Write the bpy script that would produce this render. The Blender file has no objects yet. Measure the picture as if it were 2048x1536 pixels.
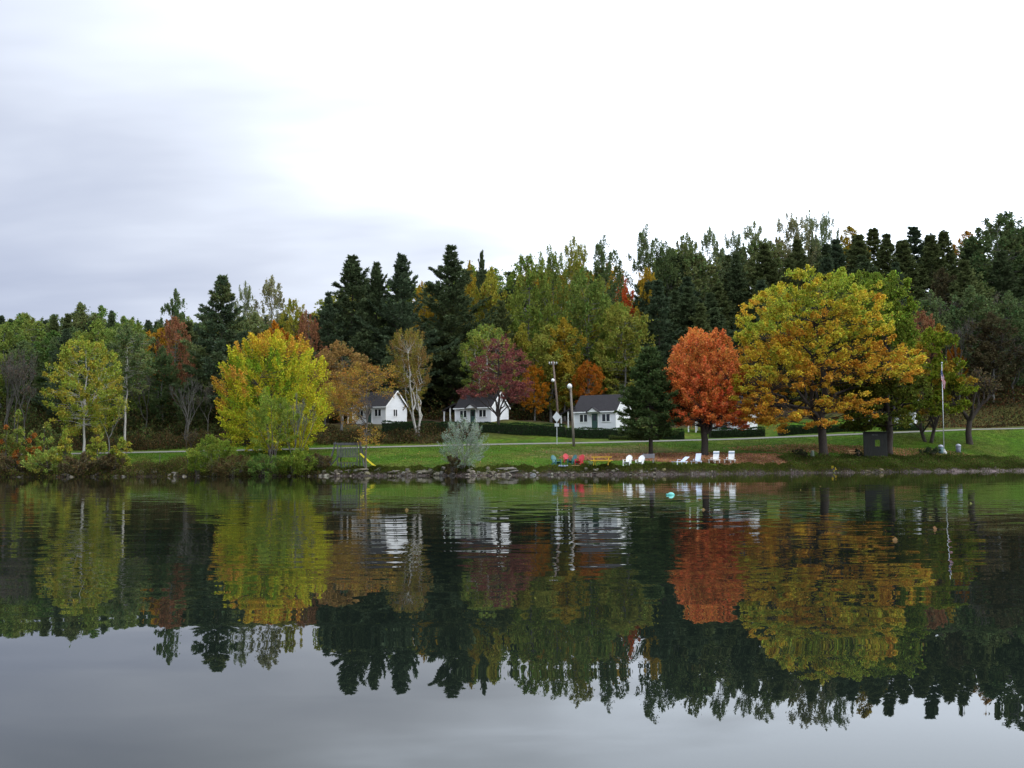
import bpy, math, random
import numpy as np
from mathutils import Vector, Matrix

# ------------------------------------------------------------------ camera
F = 2100.0; CAMZ = 1.3; WATER = 0.2
PITCH = math.atan(160.0 / F); ROLL = math.radians(0.35)
fwd = Vector((0, math.cos(PITCH), math.sin(PITCH)))
up0 = Vector((0, -math.sin(PITCH), math.cos(PITCH))); rt0 = Vector((1, 0, 0))
rt = rt0 * math.cos(ROLL) - up0 * math.sin(ROLL)
up = up0 * math.cos(ROLL) + rt0 * math.sin(ROLL)
scene = bpy.context.scene
cam = bpy.data.cameras.new('camera'); cam.sensor_width = 36.0; cam.lens = 36.0 * F / 2048
cam.clip_start = 0.1; cam.clip_end = 6000
camo = bpy.data.objects.new('camera', cam); scene.collection.objects.link(camo)
camo.matrix_world = Matrix(((rt.x, up.x, -fwd.x, 0), (rt.y, up.y, -fwd.y, 0), (rt.z, up.z, -fwd.z, CAMZ), (0, 0, 0, 1)))
scene.camera = camo
scene.render.resolution_x = 1024; scene.render.resolution_y = 768

# ------------------------------------------------------------------ world, sun, exposure
scene.view_settings.view_transform = 'Standard'; scene.view_settings.look = 'None'
scene.view_settings.exposure = 0.0; scene.view_settings.gamma = 1.0
SUN_EL = math.radians(38); SUN_AZ = math.radians(62)      # azimuth measured from +Y towards +X
w = bpy.data.worlds.new('World'); scene.world = w; w.use_nodes = True
nt = w.node_tree; nt.nodes.clear()
def N(t, **k):
    n = nt.nodes.new(t)
    for a, b in k.items(): setattr(n, a, b)
    return n
L = lambda a, b: nt.links.new(a, b)
def M(op, a, b=None, c=None, clamp=False):
    n = N('ShaderNodeMath', operation=op, use_clamp=clamp)
    for i, x in enumerate((a, b, c)):
        if x is None: continue
        if isinstance(x, (int, float)): n.inputs[i].default_value = x
        else: L(x, n.inputs[i])
    return n.outputs[0]
out = N('ShaderNodeOutputWorld'); bg = N('ShaderNodeBackground'); bg.inputs['Strength'].default_value = 0.1
sky = N('ShaderNodeTexSky', sky_type='NISHITA', sun_disc=False); sky.sun_elevation = SUN_EL; sky.sun_rotation = SUN_AZ
geo = N('ShaderNodeTexCoord'); sep = N('ShaderNodeSeparateXYZ'); L(geo.outputs['Generated'], sep.inputs[0])
X, Y, Z = sep.outputs
# cloud deck: project direction on a layer overhead, stretched streaks
zz = M('MAXIMUM', Z, 0.0); den = M('ADD', zz, 0.18)
cx = M('DIVIDE', X, den); cy = M('DIVIDE', Y, den)
cmb = N('ShaderNodeCombineXYZ'); L(cx, cmb.inputs[0]); L(M('MULTIPLY', cy, 1.9), cmb.inputs[1])
n1 = N('ShaderNodeTexNoise'); n1.inputs['Scale'].default_value = 0.9; n1.inputs['Detail'].default_value = 5; n1.inputs['Roughness'].default_value = 0.5
L(cmb.outputs[0], n1.inputs['Vector'])
n2 = N('ShaderNodeTexNoise'); n2.inputs['Scale'].default_value = 1.7; n2.inputs['Detail'].default_value = 3; n2.inputs['Distortion'].default_value = 0.3
L(cmb.outputs[0], n2.inputs['Vector'])
# brightness: rises to the right and up (sun behind the cloud)
b = M('ADD', M('MULTIPLY', X, 1.1), M('MULTIPLY', Z, 1.35))
b = M('ADD', b, M('MULTIPLY', M('SUBTRACT', n1.outputs[0], 0.5), 0.55))
b = M('ADD', b, M('MULTIPLY', M('SUBTRACT', n2.outputs[0], 0.5), 0.45))
b = M('ADD', b, 0.47)
ramp = N('ShaderNodeValToRGB'); L(b, ramp.inputs[0]); ramp.color_ramp.interpolation = 'B_SPLINE'
el = ramp.color_ramp.elements
el[0].position = 0.0; el[0].color = (0.46 / 5, 0.52 / 5, 0.68 / 5, 1)
el[1].position = 1.0; el[1].color = (2.1 / 5, 2.32 / 5, 2.62 / 5, 1)
for p, c in ((0.2, (0.56, 0.62, 0.78)), (0.42, (0.70, 0.76, 0.90)), (0.62, (0.93, 1.0, 1.13)), (0.82, (1.25, 1.36, 1.53))):
    e = ramp.color_ramp.elements.new(p); e.color = (c[0] / 5, c[1] / 5, c[2] / 5, 1)
mul = N('ShaderNodeVectorMath', operation='SCALE'); L(ramp.outputs[0], mul.inputs[0])
# an overcast sky is several times brighter overhead than at the horizon
over = M('MULTIPLY', M('SUBTRACT', Z, 0.42), 1.0 / 0.35, clamp=True); back = M('MULTIPLY', Y, -0.8, clamp=True)
L(M('ADD', M('ADD', 50.0, M('MULTIPLY', over, 14.0)), M('MULTIPLY', back, 5.0)), mul.inputs['Scale'])
mix = N('ShaderNodeMix', data_type='RGBA'); mix.inputs['Factor'].default_value = 0.96
L(sky.outputs[0], mix.inputs['A']); L(mul.outputs[0], mix.inputs['B'])
L(mix.outputs['Result'], bg.inputs['Color']); L(bg.outputs[0], out.inputs[0])
sl = bpy.data.lights.new('sun', 'SUN'); sl.energy = 1.1; sl.angle = math.radians(25); sl.color = (1.0, 0.94, 0.84)
so = bpy.data.objects.new('sun', sl); scene.collection.objects.link(so)
sd = Vector((math.sin(SUN_AZ + 0.9) * math.cos(SUN_EL), math.cos(SUN_AZ + 0.9) * math.cos(SUN_EL), math.sin(SUN_EL)))
sky.sun_rotation = SUN_AZ + 0.9
so.rotation_euler = sd.to_track_quat('Z', 'Y').to_euler(); so.location = (60, -40, 80)

# ------------------------------------------------------------------ helpers
R = random.Random(7); RN = np.random.RandomState(11)
COL = scene.collection
def ray(u, v):
    a = (u - 1024) / F; b = (768 - v) / F
    d = fwd + rt * a + up * b
    return d / d.y
def P(u, v, Y): d = ray(u, v); return Vector((d.x * Y, Y, CAMZ + d.z * Y))
def proj(x, y, z):
    q = Vector((x, y, z - CAMZ)); d = q.dot(fwd)
    return 1024 + F * q.dot(rt) / d, 768 - F * q.dot(up) / d
def srgb(r, g, b):
    f = lambda c: (c / 255 / 12.92) if c <= 10 else ((c / 255 + .055) / 1.055) ** 2.4
    return (f(r), f(g), f(b))

def tag(o, label=None, cat=None, group=None, kind=None):
    if label: o['label'] = label
    if cat: o['category'] = cat
    if group: o['group'] = group
    if kind: o['kind'] = kind
    return o
def empty(name, loc, rz=0.0):
    o = bpy.data.objects.new(name, None); COL.objects.link(o); o.location = loc; o.rotation_euler = (0, 0, rz)
    o.empty_display_size = 0.3
    return o
def link(name, me, mat=None, parent=None, loc=(0, 0, 0)):
    o = bpy.data.objects.new(name, me); COL.objects.link(o)
    if mat and not me.materials: me.materials.append(mat)
    o.location = loc
    if parent: o.parent = parent
    return o
def copy_tree(o, parent=None):
    c = o.copy(); COL.objects.link(c); c.parent = parent
    for ch in o.children: copy_tree(ch, c)
    return c

def npmesh(name, V, Fq, cols=None, smooth=False):
    """V (n,3), Fq (m,k) constant k; cols (n,3) point colours"""
    me = bpy.data.meshes.new(name)
    V = np.asarray(V, dtype=np.float32); Fq = np.asarray(Fq, dtype=np.int32)
    m, k = Fq.shape
    me.vertices.add(len(V)); me.vertices.foreach_set('co', V.ravel())
    me.loops.add(m * k); me.loops.foreach_set('vertex_index', Fq.ravel())
    me.polygons.add(m); me.polygons.foreach_set('loop_start', np.arange(0, m * k, k, dtype=np.int32))
    if smooth: me.polygons.foreach_set('use_smooth', np.ones(m, dtype=bool))
    if cols is not None:
        at = me.color_attributes.new('Col', 'FLOAT_COLOR', 'POINT')
        c4 = np.ones((len(V), 4), dtype=np.float32); c4[:, :3] = cols
        at.data.foreach_set('color', c4.ravel())
    me.update(calc_edges=True); me.validate()
    return me

class MB:
    def __init__(s): s.v = []; s.f = []; s.sm = False
    def add(s, vs, fs):
        o = len(s.v); s.v += [tuple(v) for v in vs]; s.f += [tuple(i + o for i in f) for f in fs]; return s
    def box(s, c, d, rz=0.0, rx=0.0, ry=0.0):
        m = Matrix.Rotation(rz, 3, 'Z') @ Matrix.Rotation(ry, 3, 'Y') @ Matrix.Rotation(rx, 3, 'X')
        vs = [Vector(c) + m @ Vector((a * d[0] / 2, b_ * d[1] / 2, e * d[2] / 2)) for e in (-1, 1) for b_ in (-1, 1) for a in (-1, 1)]
        return s.add(vs, [(0, 2, 3, 1), (4, 5, 7, 6), (0, 1, 5, 4), (2, 6, 7, 3), (0, 4, 6, 2), (1, 3, 7, 5)])
    def beam(s, p, q, w_, h_):
        p = Vector(p); q = Vector(q); d = q - p; l = d.length; d.normalize()
        a = d.cross(Vector((0, 0, 1)))
        if a.length < 1e-3: a = Vector((1, 0, 0))
        a.normalize(); b_ = a.cross(d)
        vs = [r + a * i * w_ / 2 + b_ * j * h_ / 2 for r in (p, q) for j in (-1, 1) for i in (-1, 1)]
        return s.add(vs, [(0, 2, 3, 1), (4, 5, 7, 6), (0, 1, 5, 4), (2, 6, 7, 3), (0, 4, 6, 2), (1, 3, 7, 5)])
    def tube(s, pts, rad, n=8, cap=True):
        pts = [Vector(p) for p in pts]
        if not hasattr(rad, '__len__'): rad = [rad] * len(pts)
        vs = []; fs = []
        for i, p in enumerate(pts):
            d = (pts[min(i + 1, len(pts) - 1)] - pts[max(i - 1, 0)]).normalized()
            a = d.cross(Vector((0.3, 1, 0.1))); a.normalize(); b_ = d.cross(a)
            for k in range(n):
                t = 2 * math.pi * k / n
                vs.append(p + (a * math.cos(t) + b_ * math.sin(t)) * rad[i])
        for i in range(len(pts) - 1):
            for k in range(n):
                fs.append((i * n + k, i * n + (k + 1) % n, (i + 1) * n + (k + 1) % n, (i + 1) * n + k))
        if cap: fs += [tuple(range(n - 1, -1, -1)), tuple((len(pts) - 1) * n + k for k in range(n))]
        return s.add(vs, fs)
    def lathe(s, prof, n=14, c=(0, 0, 0)):
        vs = []; fs = []
        for r, z in prof:
            for k in range(n):
                t = 2 * math.pi * k / n; vs.append((c[0] + r * math.cos(t), c[1] + r * math.sin(t), c[2] + z))
        for i in range(len(prof) - 1):
            for k in range(n): fs.append((i * n + k, i * n + (k + 1) % n, (i + 1) * n + (k + 1) % n, (i + 1) * n + k))
        fs += [tuple(range(n - 1, -1, -1)), tuple((len(prof) - 1) * n + k for k in range(n))]
        return s.add(vs, fs)
    def prism(s, poly, y0, y1):     # polygon in xz, extruded in y
        n = len(poly)
        vs = [(x, y0, z) for x, z in poly] + [(x, y1, z) for x, z in poly]
        fs = [tuple(range(n)), tuple(range(2 * n - 1, n - 1, -1))] + [(i, i + n, (i + 1) % n + n, (i + 1) % n) for i in range(n)]
        return s.add(vs, fs)
    def mesh(s, name):
        me = bpy.data.meshes.new(name); me.from_pydata(s.v, [], s.f)
        if s.sm:
            for p in me.polygons: p.use_smooth = True
        me.update(); return me
    def build(s, name, mat, parent=None, loc=(0, 0, 0), bevel=0):
        o = link(name, s.mesh(name), mat, parent, loc)
        if bevel:
            m = o.modifiers.new('bevel', 'BEVEL'); m.width = bevel; m.segments = 2
        return o

# ------------------------------------------------------------------ materials
def newmat(name):
    m = bpy.data.materials.new(name); m.use_nodes = True; m.node_tree.nodes.clear(); return m
class G:
    def __init__(s, m): s.t = m.node_tree
    def n(s, t, **k):
        x = s.t.nodes.new(t)
        for a, b_ in k.items(): setattr(x, a, b_)
        return x
    def l(s, a, b_): s.t.links.new(a, b_)
def paint(name, col, rough=0.7, var=0.25, scale=3.0, bump=0.0, stretch=(1, 1, 1), col2=None, metal=0, use_obj=False):
    m = newmat(name); g = G(m); o = g.n('ShaderNodeOutputMaterial'); p = g.n('ShaderNodeBsdfPrincipled')
    tc = g.n('ShaderNodeTexCoord'); mp = g.n('ShaderNodeMapping'); mp.inputs['Scale'].default_value = stretch
    g.l(tc.outputs['Object'], mp.inputs[0])
    nz = g.n('ShaderNodeTexNoise'); nz.inputs['Scale'].default_value = scale; nz.inputs['Detail'].default_value = 6
    nz.inputs['Roughness'].default_value = 0.65; g.l(mp.outputs[0], nz.inputs['Vector'])
    mr = g.n('ShaderNodeMapRange'); mr.inputs['From Min'].default_value = 0.3; mr.inputs['From Max'].default_value = 0.7
    g.l(nz.outputs[0], mr.inputs['Value'])
    mx = g.n('ShaderNodeMix', data_type='RGBA'); g.l(mr.outputs[0], mx.inputs['Factor'])
    c2 = col2 or tuple(c * (1 - var) for c in col)
    mx.inputs['A'].default_value = (*c2, 1); mx.inputs['B'].default_value = (*[min(1, c * (1 + var * .6)) for c in col], 1)
    src = mx.outputs['Result']
    if rough >= .85: p.inputs['Specular IOR Level'].default_value = .15
    if use_obj:
        oi = g.n('ShaderNodeObjectInfo'); mm = g.n('ShaderNodeMix', data_type='RGBA', blend_type='MULTIPLY'); mm.inputs['Factor'].default_value = 1
        g.l(src, mm.inputs['A']); g.l(oi.outputs['Color'], mm.inputs['B']); src = mm.outputs['Result']
    g.l(src, p.inputs['Base Color']); p.inputs['Roughness'].default_value = rough; p.inputs['Metallic'].default_value = metal
    if bump:
        bp = g.n('ShaderNodeBump'); bp.inputs['Strength'].default_value = bump; bp.inputs['Distance'].default_value = 0.05
        g.l(nz.outputs[0], bp.inputs['Height']); g.l(bp.outputs[0], p.inputs['Normal'])
    g.l(p.outputs[0], o.inputs[0]); return m
def leafmat(name, trans=0.3):
    m = newmat(name); g = G(m); o = g.n('ShaderNodeOutputMaterial')
    at = g.n('ShaderNodeAttribute', attribute_name='Col'); oi = g.n('ShaderNodeObjectInfo')
    mm = g.n('ShaderNodeMix', data_type='RGBA', blend_type='MULTIPLY'); mm.inputs['Factor'].default_value = 1
    g.l(at.outputs['Color'], mm.inputs['A']); g.l(oi.outputs['Color'], mm.inputs['B'])
    d = g.n('ShaderNodeBsdfDiffuse'); t = g.n('ShaderNodeBsdfTranslucent'); ms = g.n('ShaderNodeMixShader'); ms.inputs[0].default_value = trans
    g.l(mm.outputs['Result'], d.inputs[0]); g.l(mm.outputs['Result'], t.inputs[0]); g.l(d.outputs[0], ms.inputs[1]); g.l(t.outputs[0], ms.inputs[2])
    g.l(ms.outputs[0], o.inputs[0]); return m
LEAF = leafmat('foliage'); NEEDLE = leafmat('needles', 0.22)
BARK = paint('bark', (0.055, 0.045, 0.038), 0.95, 0.5, 6, 0.6, (4, 4, .7))
BARKG = paint('grey_bark', (0.15, 0.145, 0.13), 0.95, 0.45, 6, 0.5, (4, 4, .7))
BIRCH = paint('birch_bark', (0.50, 0.48, 0.43), 0.8, 0.2, 5, 0.3, (1, 1, 6), col2=(0.16, 0.14, 0.12))
DIMBARK = paint('dim_grey_bark', (0.075, 0.07, 0.06), 0.95, 0.4, 6)
TWIG = paint('twig_bark', (0.11, 0.095, 0.08), 0.95, 0.4, 8)
WHITE = paint('white_clapboard', (0.74, 0.75, 0.76), 0.6, 0.08, 1.2, 0.0, (1, 1, 8))
TRIM = paint('white_trim', (0.8, 0.8, 0.78), 0.5, 0.05, 2)
ROOF = paint('charcoal_shingles', (0.032, 0.029, 0.031), 0.9, 0.45, 5, 0.6, (1, 1, 3))
DOOR = paint('dark_green_door', (0.03, 0.075, 0.06), 0.5, 0.3, 4)
STONE = paint('rock', (0.125, 0.115, 0.098), 0.9, 0.55, 2.5, 0.8, use_obj=True)
GREYWOOD = paint('weathered_wood', (0.09, 0.09, 0.092), 0.9, 0.5, 6, 0.3, (1, 1, .3))
POLEW = paint('pole_wood', (0.22, 0.19, 0.16), 0.9, 0.4, 5, 0.4, (3, 3, .4))
SILVER = paint('galvanised_metal', (0.55, 0.57, 0.58), 0.45, 0.12, 3, metal=0.3)
def flat(name, c, r=0.6, var=0.12): return paint(name, c, r, var, 4)
def glassmat():
    m = newmat('window_glass'); g = G(m); o = g.n('ShaderNodeOutputMaterial'); p = g.n('ShaderNodeBsdfPrincipled')
    p.inputs['Base Color'].default_value = (0.012, 0.015, 0.018, 1); p.inputs['Roughness'].default_value = 0.08; p.inputs['IOR'].default_value = 1.5
    g.l(p.outputs[0], o.inputs[0]); return m
GLASS = glassmat()

# ------------------------------------------------------------------ terrain
TX = np.array([-400, -110, -62, -30, -3, 11, 28, 60, 110, 400.])
YS = np.array([125, 122, 117, 108, 102, 101.5, 105.5, 117, 125, 126.])
BW = np.array([2.4, 2.4, 2.4, 2.2, 2.2, 2.2, 2.6, 6, 7, 7.])
BZ = np.array([0.9, 0.9, 0.9, 0.95, 0.95, 1.0, 1.0, 0.95, 0.95, 0.95])
YR = np.array([137, 137, 134, 131, 129, 129, 130, 136, 142, 142.])
ZR = np.array([2.6, 2.6, 2.75, 3.15, 3.6, 3.75, 4.1, 5.3, 6.2, 6.2])
Z4 = np.array([3.6, 3.6, 3.8, 5.0, 5.4, 4.5, 4.6, 6.0, 7.5, 7.5])      # 4 m behind the road
Z150 = np.array([5, 4.7, 4.8, 7.0, 7.2, 6.1, 5.9, 8.0, 11, 11.])
Z170 = np.array([8, 8, 8, 8.5, 9.0, 8.8, 9.5, 12, 15, 15.])
Z200 = np.array([13, 13, 13, 13, 14, 15, 18, 22, 24, 24.])
Z240 = np.array([19, 19, 19, 19, 22, 24, 29, 34, 36, 36.])
Z300 = np.array([26, 26, 26, 27, 30, 33, 38, 42, 44, 44.])
RWID = 5.0
def knots(x):
    I = lambda a: np.interp(x, TX, a)
    ys = I(YS) + 0.5 * np.sin(x * .31) + 0.35 * np.sin(x * .83 + 1) + .2 * np.sin(x * 2.1)
    bw = I(BW); bz = I(BZ); yr = I(YR); zr = I(ZR)
    one = np.ones_like(x)
    ky = [ys - 60, ys - 8, ys - .6, ys, ys + bw * .35, ys + bw, yr, yr + RWID, yr + RWID + 6, 151 * one, 170 * one, 200 * one, 240 * one, 300 * one, 700 * one, 4000 * one]
    kz = [-4 * one, -1.6 * one, -.16 * one, 0 * one, bz * .38, bz, zr, zr + .28, I(Z4), I(Z150), I(Z170), I(Z200), I(Z240), I(Z300), I(Z300) + 8, I(Z300) + 8]
    return ky, kz
def terr(x, y):
    x = np.atleast_1d(np.asarray(x, float)); y = np.atleast_1d(np.asarray(y, float))
    x, y = np.broadcast_arrays(x, y)
    ky, kz = knots(x); z = np.full(x.shape, -4.0)
    for i in range(len(ky) - 1):
        t = np.clip((y - ky[i]) / (ky[i + 1] - ky[i]), 0, 1)
        z = np.where(y >= ky[i], kz[i] + (kz[i + 1] - kz[i]) * t, z)
    d = y - ky[3]
    amp = np.clip(d / 10, 0, 1) * .06 + np.clip((y - 152) / 20, 0, 1) * .5
    road = (np.abs(y - (ky[6] + ky[7]) / 2) < RWID / 2 + .8)
    amp = np.where(road, 0.0, amp)
    z = z + amp * (np.sin(x * .37 + y * .21) + np.sin(x * .19 - y * .33 + 2) + .6 * np.sin(x * .9 + y * .7))
    ab = np.clip(d / .5, 0, 1) * np.clip((4 - d) / 1.5, 0, 1) * .07
    return z + ab * (np.sin(x * 3.1 + y) + np.sin(x * 7.3) * .7 + np.sin(x * 1.3 + 2))
def tz(x, y): return float(terr(x, y)[0])
def ground(u, v, y0=None, y1=330.):
    """world point where the ground shows at photo position (u, v)"""
    d = ray(u, v); yy = np.arange(y0 or 98., y1, .1)
    dz = terr(d.x * yy, yy) - (CAMZ + d.z * yy)
    k = np.argmax(dz > 0); y = yy[k] if dz[k] > 0 else yy[-1]
    return Vector((d.x * y, y, tz(d.x * y, y)))
def onground(u, Y):
    d = ray(u, 900); return Vector((d.x * Y, Y, tz(d.x * Y, Y)))

def build_ground():
    xs = np.concatenate([np.linspace(-2500, -160, 20), np.linspace(-150, -80, 60), np.arange(-79.4, 80, .6), np.linspace(81, 150, 60), np.linspace(160, 2500, 20)])
    ys = np.concatenate([np.linspace(60, 97, 8), np.arange(98, 132, .35), np.arange(132.5, 160, .8), np.arange(161, 300, 3.), np.linspace(310, 3000, 24)])
    Xg, Yg = np.meshgrid(xs, ys); Zg = terr(Xg.ravel(), Yg.ravel())
    V = np.stack([Xg.ravel(), Yg.ravel(), Zg], 1)
    nx = len(xs); i = np.arange(len(V)).reshape(len(ys), nx)
    Fq = np.stack([i[:-1, :-1].ravel(), i[:-1, 1:].ravel(), i[1:, 1:].ravel(), i[1:, :-1].ravel()], 1)
    x, y, z = V.T
    ky, kz = knots(x); d = y - ky[3]; bw = ky[5] - ky[3]
    grass = np.array((0.042, 0.098, 0.005)); gr2 = np.array((0.082, 0.088, 0.014)); soil = np.array((0.034, 0.028, 0.018)); grav = np.array((0.062, 0.055, 0.048)); litter = np.array((0.045, 0.035, 0.018))
    n = np.clip(.5 + .4 * np.sin(x * .23 + y * .5) + .35 * np.sin(x * .61 - y * .27 + 1) + .3 * np.sin(x * 1.7 + 2 * np.sin(y * .9)), 0, 2)
    c = grass[None] * (1 - n[:, None] * .5) + gr2[None] * n[:, None] * .5
    def blend(c, mask, col): mk = np.clip(mask, 0, 1)[:, None]; return c * (1 - mk) + np.array(col)[None] * mk
    # drier, leaf-strewn ground under the lakeside maples
    e = ((x - 21) / 15.0) ** 2 + ((y - 112.5) / 4.6) ** 2
    c = blend(c, 1.4 * (1.15 - e), (0.135, 0.075, 0.04))
    e = ((x - 11) / 9.0) ** 2 + ((y - 118) / 8.) ** 2 + .25 * np.sin(x * 1.3 + y)
    c = blend(c, 1.1 * (1.1 - e), (0.095, 0.085, 0.03))
    e = ((x - 42) / 16.0) ** 2 + ((y - 122.5) / 3.) ** 2
    c = blend(c, .7 * (1.0 - e), (0.09, 0.065, 0.02))
    c = blend(c, (bw + .9 - d) / .8 * .75, (0.05, 0.06, 0.014))
    c = blend(c, (bw - .15 - d) / .4, soil)
    gravm = np.clip((bw * np.where(x < 45, .33, .45) - d) / .25, 0, 1) * np.clip((x + 24) / 8, 0, 1)
    c = blend(c, gravm, grav)
    c = blend(c, gravm * np.clip((x - 40) / 10, 0, 1) * .8, (0.14, 0.125, 0.11))
    c = blend(c, np.clip((-d) / .4, 0, 1), (0.03, 0.028, 0.02))
    # left side: rough bank; behind road: brush and forest floor
    c = blend(c, np.clip((y - ky[7] - 1.5) / 3, 0, 1) * np.clip((2 - x) / 8, 0, 1) * .8, (0.055, 0.042, 0.018))
    c = blend(c, np.clip((y - 152) / 6, 0, 1), litter)
    c = blend(c, np.clip((x - 52) / 6, 0, 1) * np.clip((y - ky[7] - .5) / 3, 0, 1) * .75, (0.065, 0.055, 0.02))
    me = npmesh('ground', V, Fq, c, True)
    m = newmat('ground_cover'); g = G(m); o = g.n('ShaderNodeOutputMaterial'); p = g.n('ShaderNodeBsdfPrincipled'); p.inputs['Roughness'].default_value = 1
    p.inputs['Specular IOR Level'].default_value = 0.1
    at = g.n('ShaderNodeAttribute', attribute_name='Col'); tc = g.n('ShaderNodeTexCoord')
    def noise(s, lo, hi, det=5):
        nz = g.n('ShaderNodeTexNoise'); nz.inputs['Scale'].default_value = s; nz.inputs['Detail'].default_value = det; g.l(tc.outputs['Object'], nz.inputs['Vector'])
        mr = g.n('ShaderNodeMapRange'); mr.inputs['From Min'].default_value = .3; mr.inputs['From Max'].default_value = .7; mr.inputs['To Min'].default_value = lo; mr.inputs['To Max'].default_value = hi
        g.l(nz.outputs[0], mr.inputs['Value']); return mr.outputs[0], nz
    a, nz = noise(1.6, .6, 1.4); b_, nb = noise(.22, .75, 1.25)
    ml = g.n('ShaderNodeMath', operation='MULTIPLY'); g.l(a, ml.inputs[0]); g.l(b_, ml.inputs[1])
    b2, nb2 = noise(.6, 0, .35, 6); dry = g.n('ShaderNodeMix', data_type='RGBA', blend_type='MULTIPLY'); g.l(b2, dry.inputs['Factor'])
    g.l(at.outputs['Color'], dry.inputs['A']); dry.inputs['B'].default_value = (1.5, .82, 1.2, 1)
    sc = g.n('ShaderNodeVectorMath', operation='SCALE'); g.l(dry.outputs['Result'], sc.inputs[0]); g.l(ml.outputs[0], sc.inputs['Scale'])
    g.l(sc.outputs[0], p.inputs['Base Color'])
    bp = g.n('ShaderNodeBump'); bp.inputs['Strength'].default_value = .7; bp.inputs['Distance'].default_value = .15
    n3, nn = noise(5, 0, 1, 8); g.l(n3, bp.inputs['Height']); g.l(bp.outputs[0], p.inputs['Normal']); g.l(p.outputs[0], o.inputs[0])
    tag(link('ground', me, m), kind='structure')
build_ground()

def build_road():
    xs = np.arange(-230, 231, 2.); ky, kz = knots(xs)
    V = []; Fq = []
    for k, (x, y) in enumerate(zip(xs, ky[6])):
        for t in (0, .5, 1):
            yy = y + .35 + t * (RWID - .7); V.append((x, yy, tz(x, yy) + .035 + (.03 if t == .5 else 0)))
    for k in range(len(xs) - 1):
        for t in range(2): a = k * 3 + t; Fq.append((a, a + 3, a + 4, a + 1))
    tag(link('road', npmesh('road', V, Fq, None, True), paint('pale_asphalt', (0.17, 0.16, 0.14), 0.9, .2, 1.5, .2)), kind='structure')
build_road()

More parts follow.
